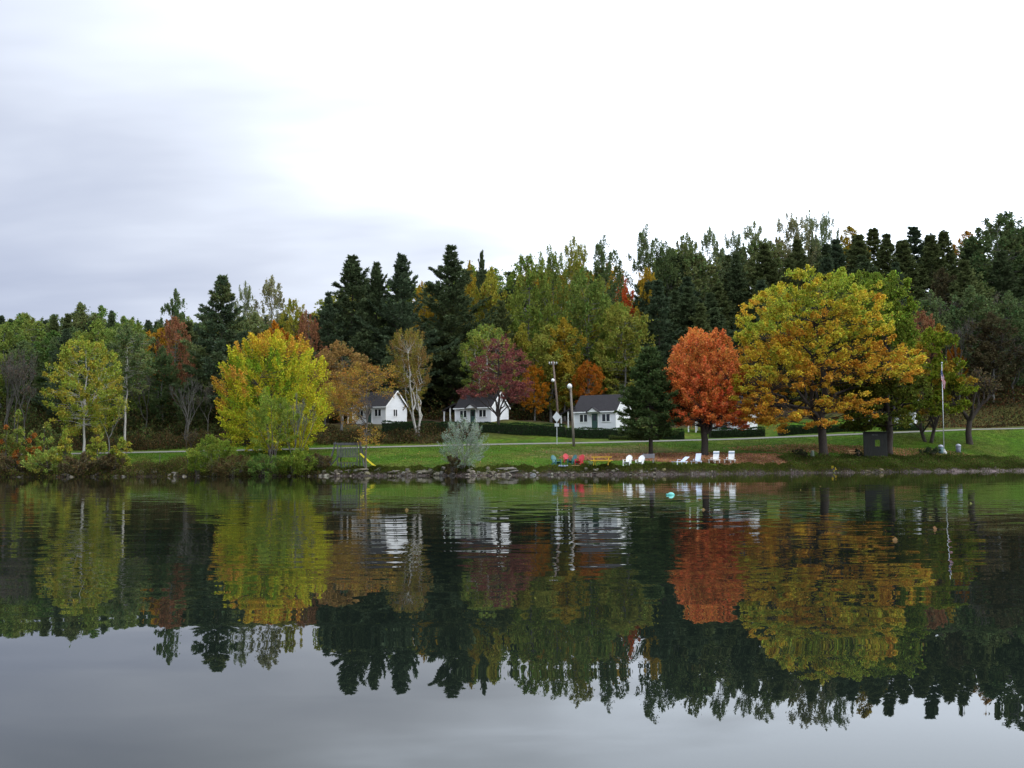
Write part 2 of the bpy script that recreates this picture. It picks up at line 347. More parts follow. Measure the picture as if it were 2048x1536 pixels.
def build_water():
    me = npmesh('lake_water', [(-2500, -1200, WATER), (2500, -1200, WATER), (2500, 135, WATER), (-2500, 135, WATER)], [(0, 1, 2, 3)])
    m = newmat('lake_water'); g = G(m); o = g.n('ShaderNodeOutputMaterial'); p = g.n('ShaderNodeBsdfPrincipled')
    p.inputs['Base Color'].default_value = (0.006, 0.009, 0.007, 1); p.inputs['Roughness'].default_value = 0.0; p.inputs['IOR'].default_value = 1.333
    tc = g.n('ShaderNodeTexCoord'); sp = g.n('ShaderNodeSeparateXYZ'); g.l(tc.outputs['Object'], sp.inputs[0])
    def layer(scale, stretch, det, amp, rot=0.0):
        mp = g.n('ShaderNodeMapping'); mp.inputs['Scale'].default_value = (1 / stretch, 1, 1); mp.inputs['Rotation'].default_value = (0, 0, rot)
        g.l(tc.outputs['Object'], mp.inputs[0])
        nz = g.n('ShaderNodeTexNoise'); nz.inputs['Scale'].default_value = scale; nz.inputs['Detail'].default_value = det; nz.inputs['Roughness'].default_value = .5
        g.l(mp.outputs[0], nz.inputs['Vector'])
        s1 = g.n('ShaderNodeVectorMath', operation='SUBTRACT'); s1.inputs[1].default_value = (.5, .5, .5); g.l(nz.outputs['Color'], s1.inputs[0])
        s2 = g.n('ShaderNodeVectorMath', operation='MULTIPLY'); g.l(s1.outputs[0], s2.inputs[0])
        if isinstance(amp, (int, float)): s2.inputs[1].default_value = (amp * .6, amp, 0)
        else:
            cb = g.n('ShaderNodeCombineXYZ'); g.l(amp, cb.inputs[0]); g.l(amp, cb.inputs[1]); g.l(cb.outputs[0], s2.inputs[1])
        return s2.outputs[0]
    # ripples strongest 11-40 m out, calm close by
    mr = g.n('ShaderNodeMapRange'); mr.interpolation_type = 'SMOOTHSTEP'; g.l(sp.outputs[1], mr.inputs['Value'])
    mr.inputs['From Min'].default_value = 5.5; mr.inputs['From Max'].default_value = 13.; mr.inputs['To Min'].default_value = .003; mr.inputs['To Max'].default_value = .046
    mr2 = g.n('ShaderNodeMapRange'); mr2.interpolation_type = 'SMOOTHSTEP'; g.l(sp.outputs[1], mr2.inputs['Value'])
    mr2.inputs['From Min'].default_value = 16.0; mr2.inputs['From Max'].default_value = 60.; mr2.inputs['To Min'].default_value = 1; mr2.inputs['To Max'].default_value = .3
    mm = g.n('ShaderNodeMath', operation='MULTIPLY'); g.l(mr.outputs[0], mm.inputs[0]); g.l(mr2.outputs[0], mm.inputs[1])
    # wind patches
    nz = g.n('ShaderNodeTexNoise'); nz.inputs['Scale'].default_value = .12; nz.inputs['Detail'].default_value = 2; g.l(tc.outputs['Object'], nz.inputs['Vector'])
    mr3 = g.n('ShaderNodeMapRange'); mr3.inputs['From Min'].default_value = .35; mr3.inputs['From Max'].default_value = .65; mr3.inputs['To Min'].default_value = .55; mr3.inputs['To Max'].default_value = 1.3; g.l(nz.outputs[0], mr3.inputs['Value'])
    m4 = g.n('ShaderNodeMath', operation='MULTIPLY'); g.l(mm.outputs[0], m4.inputs[0]); g.l(mr3.outputs[0], m4.inputs[1])
    l2a = g.n('ShaderNodeMath', operation='MULTIPLY'); g.l(mr2.outputs[0], l2a.inputs[0]); l2a.inputs[1].default_value = .026
    L1 = layer(3.4, 3.4, 2, m4.outputs[0], .08); L2 = layer(1.5, 3.6, 1, l2a.outputs[0], -.12); L3 = layer(0.25, 1.6, 1, 0.005, .2)
    ad = g.n('ShaderNodeVectorMath', operation='ADD'); g.l(L1, ad.inputs[0]); g.l(L2, ad.inputs[1])
    ad2 = g.n('ShaderNodeVectorMath', operation='ADD'); g.l(ad.outputs[0], ad2.inputs[0]); g.l(L3, ad2.inputs[1])
    ad3 = g.n('ShaderNodeVectorMath', operation='ADD'); g.l(ad2.outputs[0], ad3.inputs[0]); ad3.inputs[1].default_value = (0, 0, 1)
    nm = g.n('ShaderNodeVectorMath', operation='NORMALIZE'); g.l(ad3.outputs[0], nm.inputs[0]); g.l(nm.outputs[0], p.inputs['Normal'])
    g.l(p.outputs[0], o.inputs[0])
    tag(link('lake_water', me, m), kind='structure')
build_water()

# ------------------------------------------------------------------ foliage tools
def unit(a): return a / (np.linalg.norm(a, axis=-1, keepdims=True) + 1e-9)
def leafquads(c, d, ln, wd, cols, rs):
    """rhombus leaves at c, along d"""
    n = len(c); d = unit(d); s = unit(np.cross(d, rs.normal(size=(n, 3))))
    ln = np.broadcast_to(ln, (n,))[:, None] * rs.uniform(.7, 1.3, (n, 1)); wd = np.broadcast_to(wd, (n,))[:, None] * rs.uniform(.7, 1.3, (n, 1))
    V = np.stack([c, c + d * ln * .5 + s * wd * .5, c + d * ln, c + d * ln * .5 - s * wd * .5], 1).reshape(-1, 3)
    Fq = np.arange(4 * n).reshape(n, 4); return V, Fq, np.repeat(cols, 4, 0)
def leafmesh(name, parts):
    V = []; Fq = []; C = []; o = 0
    for v, f, c in parts: V.append(v); Fq.append(f + o); C.append(c); o += len(v)
    return npmesh(name, np.concatenate(V), np.concatenate(Fq), np.concatenate(C))
def jitter(col, n, rs, amt=.22, hue=.12):
    c = np.broadcast_to(np.asarray(col, float), (n, 3)) * (1 + rs.normal(size=(n, 1)) * amt)
    return np.clip(c * (1 + rs.normal(size=(n, 3)) * hue), .004, .95)
def curve(p, q, bend, n=5, rs=None, sag=0.0):
    p = np.asarray(p, float); q = np.asarray(q, float); t = np.linspace(0, 1, n)[:, None]
    l = np.linalg.norm(q - p); off = np.array([0, 0, bend * l])
    pts = p + (q - p) * t + off * (4 * t * (1 - t)) * .5
    if rs is not None: pts[1:-1] += rs.normal(size=(n - 2, 3)) * l * .035
    return pts

PAL = {  # leaf albedos
 'yellow': [(0.50, 0.40, 0.03), (0.40, 0.40, 0.03), (0.58, 0.38, 0.035)],
 'red': [(0.50, 0.10, 0.03), (0.45, 0.07, 0.03), (0.55, 0.17, 0.04)],
 'orange': [(0.50, 0.20, 0.02), (0.42, 0.14, 0.02), (0.50, 0.27, 0.03)],
 'gold': [(0.42, 0.27, 0.03), (0.36, 0.25, 0.03), (0.45, 0.22, 0.03)],
 'brown': [(0.10, 0.08, 0.04), (0.12, 0.09, 0.04), (0.085, 0.07, 0.035)],
 'rust': [(0.34, 0.16, 0.08), (0.31, 0.14, 0.07), (0.34, 0.21, 0.07)],
 'crimson': [(0.20, 0.065, 0.06), (0.16, 0.055, 0.05), (0.23, 0.085, 0.065)],
 'green': [(0.13, 0.20, 0.045), (0.105, 0.17, 0.04), (0.16, 0.22, 0.05)],
 'dullgreen': [(0.13, 0.17, 0.065), (0.11, 0.15, 0.055), (0.16, 0.185, 0.065)],
 'yellowgreen': [(0.29, 0.31, 0.045), (0.24, 0.28, 0.045), (0.35, 0.31, 0.045)],
 'olive': [(0.21, 0.26, 0.05), (0.18, 0.23, 0.05), (0.27, 0.27, 0.05)],
 'pale': [(0.22, 0.25, 0.11), (0.26, 0.25, 0.12), (0.18, 0.22, 0.10)],
 'pine': [(0.092, 0.122, 0.056), (0.080, 0.112, 0.060), (0.115, 0.138, 0.052)],
 'spruce': [(0.066, 0.100, 0.034), (0.080, 0.115, 0.040), (0.058, 0.088, 0.030)],
 'silver': [(0.25, 0.30, 0.22), (0.20, 0.26, 0.18), (0.30, 0.34, 0.27)],
 'willow': [(0.17, 0.23, 0.03), (0.14, 0.20, 0.03), (0.21, 0.26, 0.04)],
 'bare': [(0.09, 0.08, 0.06), (0.08, 0.08, 0.05), (0.10, 0.07, 0.05)],
}
def pick(pal, rs): return np.array(PAL[pal][rs.randint(3)])

def default_clumps(H, W, cb, n, shape, rs):
    out = []
    while len(out) < n:
        t = rs.uniform(0, 1); a = rs.uniform(0, 2 * math.pi)
        if shape == 'oval': r = math.sqrt(max(0, 1 - (2 * t - 1) ** 2)) ** .8
        elif shape == 'round': r = math.sqrt(max(0, 1 - (2 * t * .93 - .86) ** 2))
        elif shape == 'column': r = (min(1, t * 5 + .4) * (1 - t ** 2.5)) * (.75 + .25 * math.sin(t * 17 + a * 2))
        elif shape == 'cone': r = (1 - t) ** .7 * min(1, t * 6 + .5)
        elif shape == 'vase': r = (.25 + .75 * t) * math.sqrt(max(0, 1 - max(0, t * 1.35 - .5) ** 2 * 1.25))
        else: r = math.sqrt(max(0, 1 - (2 * t - .95) ** 2)) * (.7 + .35 * math.sin(a * 3 + t * 7))
        k = rs.uniform(.0, 1) ** .45
        if rs.uniform() > max(r, .12): continue
        x = math.cos(a) * r * k * W / 2; y = math.sin(a) * r * k * W / 2
        out.append((x, y, cb + t * (H - cb)))
    return np.array(out)

def lobe_clumps(lobes, n, rs, wid, depthk=.8):
    """lobes: (x, z, rx, rz) in metres in the tree's front plane; depth follows an overall round plan"""
    A = np.array([l[2] * l[3] for l in lobes]); A = A / A.sum(); out = []
    for i in rs.choice(len(lobes), n, p=A):
        x, z, rx, rz = lobes[i][:4]; a = rs.uniform(0, 2 * math.pi); k = math.sqrt(rs.uniform())
        px = x + math.cos(a) * k * rx; pz = z + math.sin(a) * k * rz
        dep = wid / 2 * depthk * math.sqrt(max(.06, 1 - min(1, abs(px) / (wid / 2)) ** 2)) * (1 if len(lobes[i]) < 5 else lobes[i][4])
        py = (rs.uniform() ** .6) * dep * rs.choice([-1, 1]); out.append((px, py, pz, i))
    return np.array(out)

def tree_data(seed, H, W, cb, nclump=60, leaves=14000, leaf=(.26, .2), pal='green', shape='round', tr=.3, crad=None, flat_=.6,
              spike=0.0, colorf=None, lobes=None, primaries=8, lean=(0, 0), fork=None, bark_n=8, thin=1.0, multi=1, open_=False, stray=.25):
    rs = np.random.RandomState(seed)
    if lobes is not None: C = lobe_clumps(lobes, nclump, rs, W); ci = C[:, 3].astype(int); C = C[:, :3]
    else: C = default_clumps(H, W, cb, nclump, shape, rs); ci = np.zeros(len(C), int)
    cr = crad or W * .10
    C[:, 0] += lean[0] * C[:, 2] / H; C[:, 1] += lean[1] * C[:, 2] / H
    # skeleton
    tb = MB(); tb.sm = True
    fk = fork if fork is not None else cb + (H - cb) * .18
    top = np.array([lean[0], lean[1], H * .93])
    P0 = []
    for s in range(multi):
        off = np.array([0, 0, 0.]) if multi == 1 else np.array([math.cos(s * 2.4) * tr * .9, math.sin(s * 2.4) * tr * .9, 0])
        tgt = top.copy()
        if multi > 1: tgt[:2] += off[:2] / tr * W * .28 * rs.uniform(.6, 1.2); tgt[2] *= rs.uniform(.85, 1)
        n = 9; t = np.linspace(0, 1, n)[:, None]; pts = off + (tgt - off) * t
        if multi > 1: pts[:, :2] = off[:2] + (tgt - off)[:2] * (t ** .8)
        pts[1:-1, :2] += rs.normal(size=(n - 2, 2)) * H * .008 * (2 if open_ else 1)
        rr = tr / math.sqrt(multi) * (1 - t[:, 0] * .9); rr[0] *= 1.45 if multi == 1 else 1.1
        pts[0, 2] -= .3
        pts = np.insert(pts, 1, pts[0] + (pts[1] - pts[0]) * .35, 0); rr = np.insert(rr, 1, rr[1] * 1.05)
        tb.tube(pts, rr, bark_n); P0.append((pts, rr))
    samp = []
    for pts, rr in P0:
        for a, b_, r0, r1 in zip(pts[:-1], pts[1:], rr[:-1], rr[1:]):
            for k in (0, .33, .66):
                p = a + (b_ - a) * k
                if p[2] > fk * .9: samp.append((*p, r0 + (r1 - r0) * k))
    for i in range(primaries):
        j = rs.randint(len(C)); tgt = C[j]
        pts0, rr0 = P0[rs.randint(len(P0))]
        hz = min(fk * rs.uniform(.95, 1.5), tgt[2] - .1); hz = max(hz, fk * .7)
        k = np.argmin(abs(pts0[:, 2] - hz)); k = min(max(k, 1), len(pts0) - 2); st = pts0[k] * 1.0
        f_ = (hz - pts0[k, 2]) / max(.01, pts0[k + 1, 2] - pts0[k, 2]); st = pts0[k] + (pts0[k + 1] - pts0[k]) * np.clip(f_, -.9, .9)
        pts = curve(st, st + (tgt - st) * .9, .12, 7, rs); r0 = tr * .42
        rr = np.linspace(r0, r0 * .2, 7); tb.tube(pts, rr, 6, False)
        samp += [(*p, r) for p, r in zip(pts[1:], rr[1:])]
    S = np.array(samp)
    for c in C:
        d = S[:, :3] - c; cost = np.linalg.norm(d, axis=1) + 1.2 * np.maximum(0, S[:, 2] - c[2] + .2)
        k = np.argmin(cost); r0 = min(S[k, 3] * .6, tr * .18) * thin
        tb.tube(curve(S[k, :3], c, .06, 4, rs), np.linspace(r0, max(.008, r0 * .25), 4), 4, False)
    # leaves
    per = max(1, leaves // len(C)); parts = []
    ctr = np.array([lean[0] * .5, lean[1] * .5, cb + (H - cb) * .25])
    for i, c in enumerate(C):
        n = int(per * rs.uniform(.6, 1.4)); r = cr * rs.uniform(.7, 1.35)
        g = unit(rs.normal(size=(n, 3))) * (rs.uniform(size=(n, 1)) ** .5) * r * np.where(rs.uniform(size=(n, 1)) < stray, rs.uniform(1.2, 2.8, (n, 1)), 1.0); g[:, 2] *= flat_
        out_ = unit((c - ctr)[None])[0]; out_ = unit((out_ + np.array([0, 0, .5]))[None])[0]
        if spike:
            al = rs.uniform(-.6, 1.6, size=(n, 1)); g = g * (np.clip(1 - al * .5, .15, 1)) * .75 + out_ * al * r * spike
        base = colorf(c, rs, ci[i]) if colorf else pick(pal, rs)
        base = np.asarray(base) * rs.uniform(.82, 1.15)
        dr = rs.normal(size=(n, 3)) + out_ * (.6 + spike) + np.array([0, 0, -.15])
        parts.append(leafquads(c + g, dr, leaf[0], leaf[1], jitter(base, n, rs), rs))
    return tb.mesh('trunk'), leafmesh('crown', parts)

def conifer_data(seed, H, W, cb, pal='pine', style='pine', dens=1.0, tr=.28, needle=(.42, .085), ptop=.5, bushy=1.0, colorf=None):
    rs = np.random.RandomState(seed); tb = MB(); tb.sm = True
    n = 8; t = np.linspace(0, 1, n); pts = np.stack([rs.normal(size=n) * .06, rs.normal(size=n) * .06, t * H * .985 - .2], 1); pts[0, 2] = -.4
    tb.tube(pts, tr * (1 - t * .93), 8)
    parts = []; z = cb; wh = 0
    while z < H - .25:
        t = (z - cb) / (H - cb); wh += 1
        if style == 'spruce': r = W / 2 * (1 - t) ** .75 * min(1, .55 + t * 4)
        elif style == 'hero': r = W / 2 * (1 - t ** 1.05) ** .85 * min(1, .7 + t * 3) * (1 + .14 * math.sin(wh * 2.1))
        elif style == 'plantation': r = W / 2 * (1 - t ** 1.8) ** .8 * min(1, .6 + t * 3)
        else: r = W / 2 * 1.32 * ((1 - t ** 1.12) ** .95) * (1 + .16 * math.sin(wh * 1.9 + seed)) * min(1, .5 + t * 3)
        nb = rs.randint(5, 8) if style != 'spruce' else 8; a0 = rs.uniform(0, 6.3)
        for k in range(nb):
            a = a0 + k * 2 * math.pi / nb + rs.normal() * .2
            l = max(.35, r * (rs.uniform(.45, 1.3) if style == 'pine' else rs.uniform(.62, 1.2)))
            if style == 'spruce': el_ = .25 * t * 2 - .30 + rs.normal() * .06
            elif style == 'hero': el_ = -.05 + .75 * t ** 1.6 + rs.normal() * .07
            else: el_ = .05 + .85 * t ** 1.3 + rs.normal() * .15
            d = np.array([math.cos(a) * math.cos(el_), math.sin(a) * math.cos(el_), math.sin(el_)])
            st = np.array([0, 0, z + rs.normal() * .12])
            m = 5; tt = np.linspace(0, 1, m)[:, None]
            tip_up = .16 if style != 'spruce' else .10
            bp = st + d * l * tt + np.array([0, 0, tip_up * l]) * tt ** 2.2
            tb.tube(bp, np.linspace(max(.02, tr * .2 * (1 - t * .7)), .008, m), 4, False)
            ntw = int((4 + l * 3.2) * dens)
            side = np.array([-math.sin(a), math.cos(a), 0])
            base = colorf(np.array([*(bp[-1])]), rs) if colorf else pick(pal, rs)
            base = np.array(base) * rs.uniform(.75, 1.25)
            s = rs.uniform(.18, 1.02, ntw) ** .8
            o0 = st + d * l * s[:, None] + np.array([0, 0, tip_up * l]) * s[:, None] ** 2.2
            sg = rs.choice([-1, 1], ntw)
            twl = (l * .30 * (1.15 - s) + .28) * rs.uniform(.7, 1.2, ntw)
            td = unit(d[None] * .8 + side[None] * (sg * rs.uniform(.5, 1.0, ntw))[:, None] + np.stack([np.zeros(ntw), np.zeros(ntw), rs.normal(size=ntw) * .14 + (.12 if style != 'spruce' else -.1)], 1))
            nn = max(3, int(11 * bushy))
            q = rs.uniform(0, 1, (ntw, nn, 1)); pc = o0[:, None] + td[:, None] * twl[:, None, None] * q + rs.normal(size=(ntw, nn, 3)) * .05
            nd = td[:, None] * .9 + rs.normal(size=(ntw, nn, 3)) * .45 + np.array([0, 0, .22])
            pc = pc.reshape(-1, 3); nd = nd.reshape(-1, 3)
            parts.append(leafquads(pc, nd, needle[0], needle[1] * 1.4, jitter(base, len(pc), rs, .2, .08), rs))
        z += (H / 26.0) * rs.uniform(.7, 1.25) * (1 - .35 * t) * (.75 if style == 'spruce' else 1.05 if style == 'pine' else 1.0)
    # leader
    n = 40; c = np.stack([rs.normal(size=n) * .08, rs.normal(size=n) * .08, H - rs.uniform(0, 1.0, n)], 1)
    parts.append(leafquads(c, rs.normal(size=(n, 3)) * .5 + np.array([0, 0, 1]), needle[0], needle[1] * 1.4, jitter(pick(pal, rs), n, rs), rs))
    return tb.mesh('trunk'), leafmesh('crown', parts)

def bare_data(seed, H, W, tr=.14, stems=1, depth=5, pal=None, leaves=0, leaf=(.2, .15), spread=.5, first=.3, twig_r=.012):
    rs = np.random.RandomState(seed); segs = []; tips = []
    def grow(p, d, l, r, k):
        q = p + d * l; mid = p + d * l * .5 + rs.normal(size=3) * l * .04
        segs.append((p, mid, q, r, r * .72)); 
        if k <= 2: tips.append((q, d)); tips.append((mid, d))
        if k == 0: return
        nc = 2 if rs.uniform() < .45 else 3
        for _ in range(nc):
            e = rs.normal(size=3) * spread; e[2] = abs(e[2]) * .3 + .18
            nd = unit((d + e)[None])[0]; grow(q, nd, l * rs.uniform(.6, .86), max(twig_r, r * .62), k - 1)
    for s in range(stems):
        d = np.array([0, 0, 1.]) + (rs.normal(size=3) * np.array([.35, .35, 0]) if stems > 1 else rs.normal(size=3) * .03)
        grow(np.array([rs.normal() * .1 * (stems > 1), rs.normal() * .1 * (stems > 1), -.2]), unit(d[None])[0], first * H * (1 if stems == 1 else .7), tr / math.sqrt(stems), depth)
    A = np.array([s[2] for s in segs]); sz = H / A[:, 2].max(); sx = W / 2 / np.percentile(np.abs(A[:, :2]), 98)
    S = np.array([sx, sx, sz]); tb = MB(); tb.sm = True
    for p, m, q, r0, r1 in segs: tb.tube([p * S, m * S, q * S], [r0, (r0 + r1) / 2, r1], 7 if r0 > .06 else 4, False)
    cm = None
    if leaves:
        T = np.array([t[0] for t in tips]) * S; D = np.array([t[1] for t in tips])
        n = leaves; i = rs.randint(len(T), size=n); c = T[i] + rs.normal(size=(n, 3)) * W * .035 - D[i] * rs.uniform(0, .3, (n, 1))
        base = np.array([pick(pal, rs) for _ in range(len(T))])[i]
        cm = leafmesh('crown', [leafquads(c, rs.normal(size=(n, 3)), leaf[0], leaf[1], jitter(base, n, rs), rs)])
    return tb.mesh('trunk'), cm

def put_tree(name, data, loc, label, cat, group=None, bark=BARK, leafm=LEAF, rz=0.0, scale=(1, 1, 1), color=(1, 1, 1)):
    root = empty(name, loc, rz); tag(root, label, cat, group); root.scale = scale
    link('trunk', data[0], bark, root)
    if data[1]:
        c = link('crown', data[1], leafm, root); c.color = (*color, 1)
    return root
def metres(px, Y): return px * Y / F

# ------------------------------------------------------------------ the lakeside trees
def mix3(a, b_, t): return np.array(a) * (1 - t) + np.array(b_) * t
# yellow maple
p = ground(545, 908); Yd = p.y; H = metres(908 - 676, Yd); W = metres(222, Yd)
def cf(c, rs, i):
    t = c[2] / H; e = math.hypot(c[0], c[1]) / (W / 2)
    if t > .84 and rs.uniform() < .5 or (e > .85 and c[0] < 0 and t > .35 and rs.uniform() < .6): return mix3((.55, .28, .05), (.5, .38, .03), rs.uniform())
    if -0.3 < c[0] / W < .18 and .35 < t < .85 and rs.uniform() < .45: return (.20, .29, .025)
    return mix3((.54, .47, .035), (.40, .42, .035), rs.uniform())
put_tree('maple_tree', tree_data(3, H, W, H * .05, 620, 95000, (.20, .14), 'yellow', 'round', .3, W * .042, .9, spike=1.2, colorf=cf, primaries=14, fork=1.0, stray=.3), p,
         'round bright yellow maple with orange tips, on the left of the lawn', 'maple tree')
# red maple
p = ground(1409, 911); Yd = p.y; H = metres(911 - 664, Yd); W = metres(152, Yd)
def cf(c, rs, i):
    return mix3((.72, .21, .075), (.68, .29, .07), rs.uniform()) if c[2] / H > .6 or rs.uniform() < .35 else mix3((.68, .15, .055), (.68, .23, .055), rs.uniform())
k = Yd / F
lob = [(0, 188 * k, 60 * k, 56 * k), (0, 140 * k, 78 * k, 62 * k), (-40 * k, 95 * k, 38 * k, 32 * k), (20 * k, 92 * k, 50 * k, 30 * k), (60 * k, 150 * k, 18 * k, 30 * k), (0, 225 * k, 38 * k, 16 * k),
       (85 * k, 92 * k, 24 * k, 9 * k, .4), (62 * k, 60 * k, 18 * k, 7 * k, .4)]
put_tree('maple_tree', tree_data(5, H, W, H * .2, 620, 115000, (.18, .13), 'red', 'oval', .42, W * .05, .9, spike=.9, colorf=cf, primaries=12, fork=1.6, lobes=lob, stray=.35), p,
         'round orange-red maple behind the loungers', 'maple tree')
# the big golden maple
p = ground(1648, 914); Yd = p.y; k = Yd / F; H = 366 * k; W = 400 * k
LB = [(1600, 588, 62, 30), (1668, 592, 55, 30), (1545, 622, 42, 34), (1620, 632, 70, 30), (1710, 632, 55, 28), (1535, 672, 50, 22), (1500, 662, 24, 9, .5), (1600, 685, 62, 24), (1690, 690, 60, 22), (1745, 660, 30, 16, .5),
      (1525, 712, 45, 16), (1600, 730, 60, 22), (1680, 738, 55, 18), (1745, 712, 40, 18), (1800, 720, 40, 15), (1835, 738, 20, 9, .5), (1500, 755, 42, 20), (1560, 765, 50, 18), (1640, 775, 40, 14), (1730, 752, 45, 18), (1785, 757, 42, 14),
      (1470, 790, 28, 14), (1520, 800, 35, 14), (1650, 812, 50, 14), (1700, 805, 30, 12), (1500, 832, 35, 14), (1560, 838, 40, 12), (1625, 828, 30, 9), (1700, 830, 28, 9), (1470, 830, 18, 10, .6), (1480, 735, 14, 8, .5), (1458, 775, 30, 14), (1462, 815, 32, 16), (1510, 815, 40, 18), (1610, 850, 26, 7)]
lob = [((a - 1648) * k, (914 - b_) * k, c * k, d * k) + tuple(e) for a, b_, c, d, *e in LB]
def cf(c, rs, i):
    z = c[2] / H; x = c[0] / W
    w1 = .5 + .25 * math.sin(c[0] * .9 + c[1] * .7) + .25 * math.sin(c[2] * 1.1 - c[0] * .5 + 1) + rs.normal() * .12
    t = min(1, max(0, (z - .30) * 1.6 + (w1 - .5) * 1.1 - .12 * (x > .2)))
    a_ = mix3((.56, .29, .04), (.62, .48, .05), min(1, t * 2)); return mix3(a_, (.34, .39, .05), max(0, t * 2 - 1))
    g = .80 if (z > .6 or x < -.22) else .42
    if z < .35 and rs.uniform() < .6: return mix3((.40, .19, .03), (.42, .25, .03), rs.uniform())
    if rs.uniform() < g: return mix3((.20, .25, .03), (.33, .32, .03), rs.uniform())
    return mix3((.42, .33, .03), (.44, .25, .03), rs.uniform())
put_tree('maple_tree', tree_data(8, H, W, H * .2, 1300, 170000, (.20, .15), 'gold', 'round', .50, .50, .5, spike=.5, stray=.3, colorf=cf, primaries=12, thin=.6, fork=3.1, lobes=lob, bark_n=12), p,
         'very large spreading golden-green maple with thick dark trunk, tallest on the lawn', 'maple tree')
# green maple behind it, trunk right of the kiosk
p = ground(1776, 914); Yd = p.y + 1.5; p = onground(1776, Yd); k = Yd / F; H = 372 * k; W = 200 * k
LB = [(1770, 580, 45, 32), (1720, 590, 35, 30), (1790, 630, 32, 45), (1740, 650, 45, 40), (1800, 680, 25, 25), (1730, 760, 45, 50), (1790, 790, 60, 30), (1740, 832, 50, 16), (1745, 848, 50, 10), (1805, 846, 40, 12)]
lob = [((a - 1776) * k, (914 - b_) * k, c * k, d * k) for a, b_, c, d in LB]
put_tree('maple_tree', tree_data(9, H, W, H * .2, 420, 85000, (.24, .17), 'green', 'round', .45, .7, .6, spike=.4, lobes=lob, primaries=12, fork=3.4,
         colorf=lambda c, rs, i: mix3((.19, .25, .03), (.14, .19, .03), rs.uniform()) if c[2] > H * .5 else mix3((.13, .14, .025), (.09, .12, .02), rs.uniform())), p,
         'tall green maple rising behind the golden maple, trunk beside the wooden board', 'maple tree')
# green-yellow tree by the flagpole (forked trunk)
p = ground(1857, 902); Yd = p.y + 4.5; p = onground(1857, Yd); k = Yd / F; H = 232 * k; W = 200 * k
LB = [(1850, 700, 30, 20), (1880, 700, 28, 14), (1830, 740, 40, 28), (1880, 770, 40, 28), (1900, 795, 40, 18), (1850, 800, 45, 25), (1820, 830, 40, 16), (1880, 830, 35, 12), (1930, 790, 14, 8), (1825, 850, 34, 10), (1850, 835, 40, 12)]
lob = [((a - 1857) * k, (902 - b_) * k, c * k, d * k) for a, b_, c, d in LB]
put_tree('maple_tree', tree_data(10, H, W, H * .2, 300, 52000, (.24, .16), 'yellowgreen', 'round', .32, .6, .6, spike=.5, lobes=lob, primaries=7, fork=1.2, multi=2,
         colorf=lambda c, rs, i: mix3((.22, .27, .025), (.14, .17, .02), rs.uniform()) if rs.uniform() < .8 else (.34, .22, .03)), p,
         'small green forked-trunk maple just left of the flagpole', 'maple tree')
# dark trunk right of flagpole
p = ground(1940, 888); Yd = p.y
put_tree('bare_tree', bare_data(12, metres(150, Yd), metres(110, Yd), .42, 1, 6, 'brown', 2500, (.2, .15), .55, .3), p, 'dark bare spreading tree right of the flagpole at the lawn edge', 'tree')
# spruce in front of the third cottage
p = ground(1302, 912); Yd = p.y; H = metres(912 - 695, Yd); W = metres(128, Yd)
put_tree('spruce_tree', conifer_data(21, H, W * 1.17, H * .17, 'spruce', 'hero', 1.9, .26, (.34, .08), bushy=1.3), p, 'dark green spruce with clear lower trunk, left of the red maple', 'spruce tree', leafm=NEEDLE)
# gold thin tree at the shore by the playset
p = ground(733, 944, 98); Yd = p.y; k = Yd / F; H = 222 * k; W = 150 * k
LB = [(690, 760, 30, 25), (735, 750, 30, 22), (775, 745, 22, 16), (680, 800, 28, 25), (705, 800, 30, 22), (770, 780, 22, 16), (700, 835, 30, 14), (733, 872, 30, 18), (660, 780, 14, 14)]
lob = [((a - 733) * k, (944 - b_) * k, c * k, d * k) for a, b_, c, d in LB]
put_tree('ash_tree', tree_data(14, H, W, H * .3, 260, 9500, (.13, .10), 'gold', 'round', .13, .42, .8, lobes=lob, primaries=10, fork=4.0,
         colorf=lambda c, rs, i: mix3((.32, .23, .04), (.30, .14, .035), rs.uniform())), p, 'thin sparse golden-brown tree on the bank at the playset slide', 'tree', bark=TWIG)
# willow / silver bushes at the shore
def bush(name, u, v, vt, wpx, pal, label, n=14000, seed=1, spike=.8, leaf=(.16, .07), bark=TWIG, cat='shrub', multi=5, ncl=70, cb=.08, dy=0., shape='round', group=None, colorf=None, crk=.1):
    p = ground(u, v, 98); p = onground(u, p.y + dy); Yd = p.y; H = metres(v - vt, Yd); W = metres(wpx, Yd)
    return put_tree(name, tree_data(seed, H, W, H * cb, ncl, n, leaf, pal, shape, .10, W * crk, .9, spike=spike, primaries=6, fork=H * .12, multi=multi, bark_n=5, thin=.7, colorf=colorf), p, label, cat, group, bark=bark)
bush('silver_shrub', 925, 943, 846, 92, 'silver', 'silvery grey-green shrub on the bank in front of the second cottage', 12500, 31, 1.1, (.12, .045), BARKG, ncl=200, crk=.065, dy=.4, multi=6)
bush('willow_shrub', 590, 953, 906, 80, 'willow', 'rounded bright green willow bush at the water below the yellow maple', 16000, 32, .6, ncl=80)
bush('willow_tree', 545, 948, 795, 96, 'willow', 'feathery green willow in front of the yellow maple', 12000, 33, .7, ncl=70, cb=.3, dy=.5, cat='willow tree', multi=3)
p = onground(590, ground(590, 935).y)
put_tree('bare_willow', bare_data(34, metres(150, p.y), metres(75, p.y), .12, 4, 5, 'olive', 1500, (.12, .05), .28, .3), p, 'half-bare grey-stemmed willow at the right edge of the yellow maple', 'willow tree', bark=BARKG)
bush('willow_shrub', 425, 952, 880, 88, 'willow', 'leaning green willow shrub on the rocky bank left of the yellow maple', 12000, 35, .5, ncl=60, cb=.25, dy=.4)
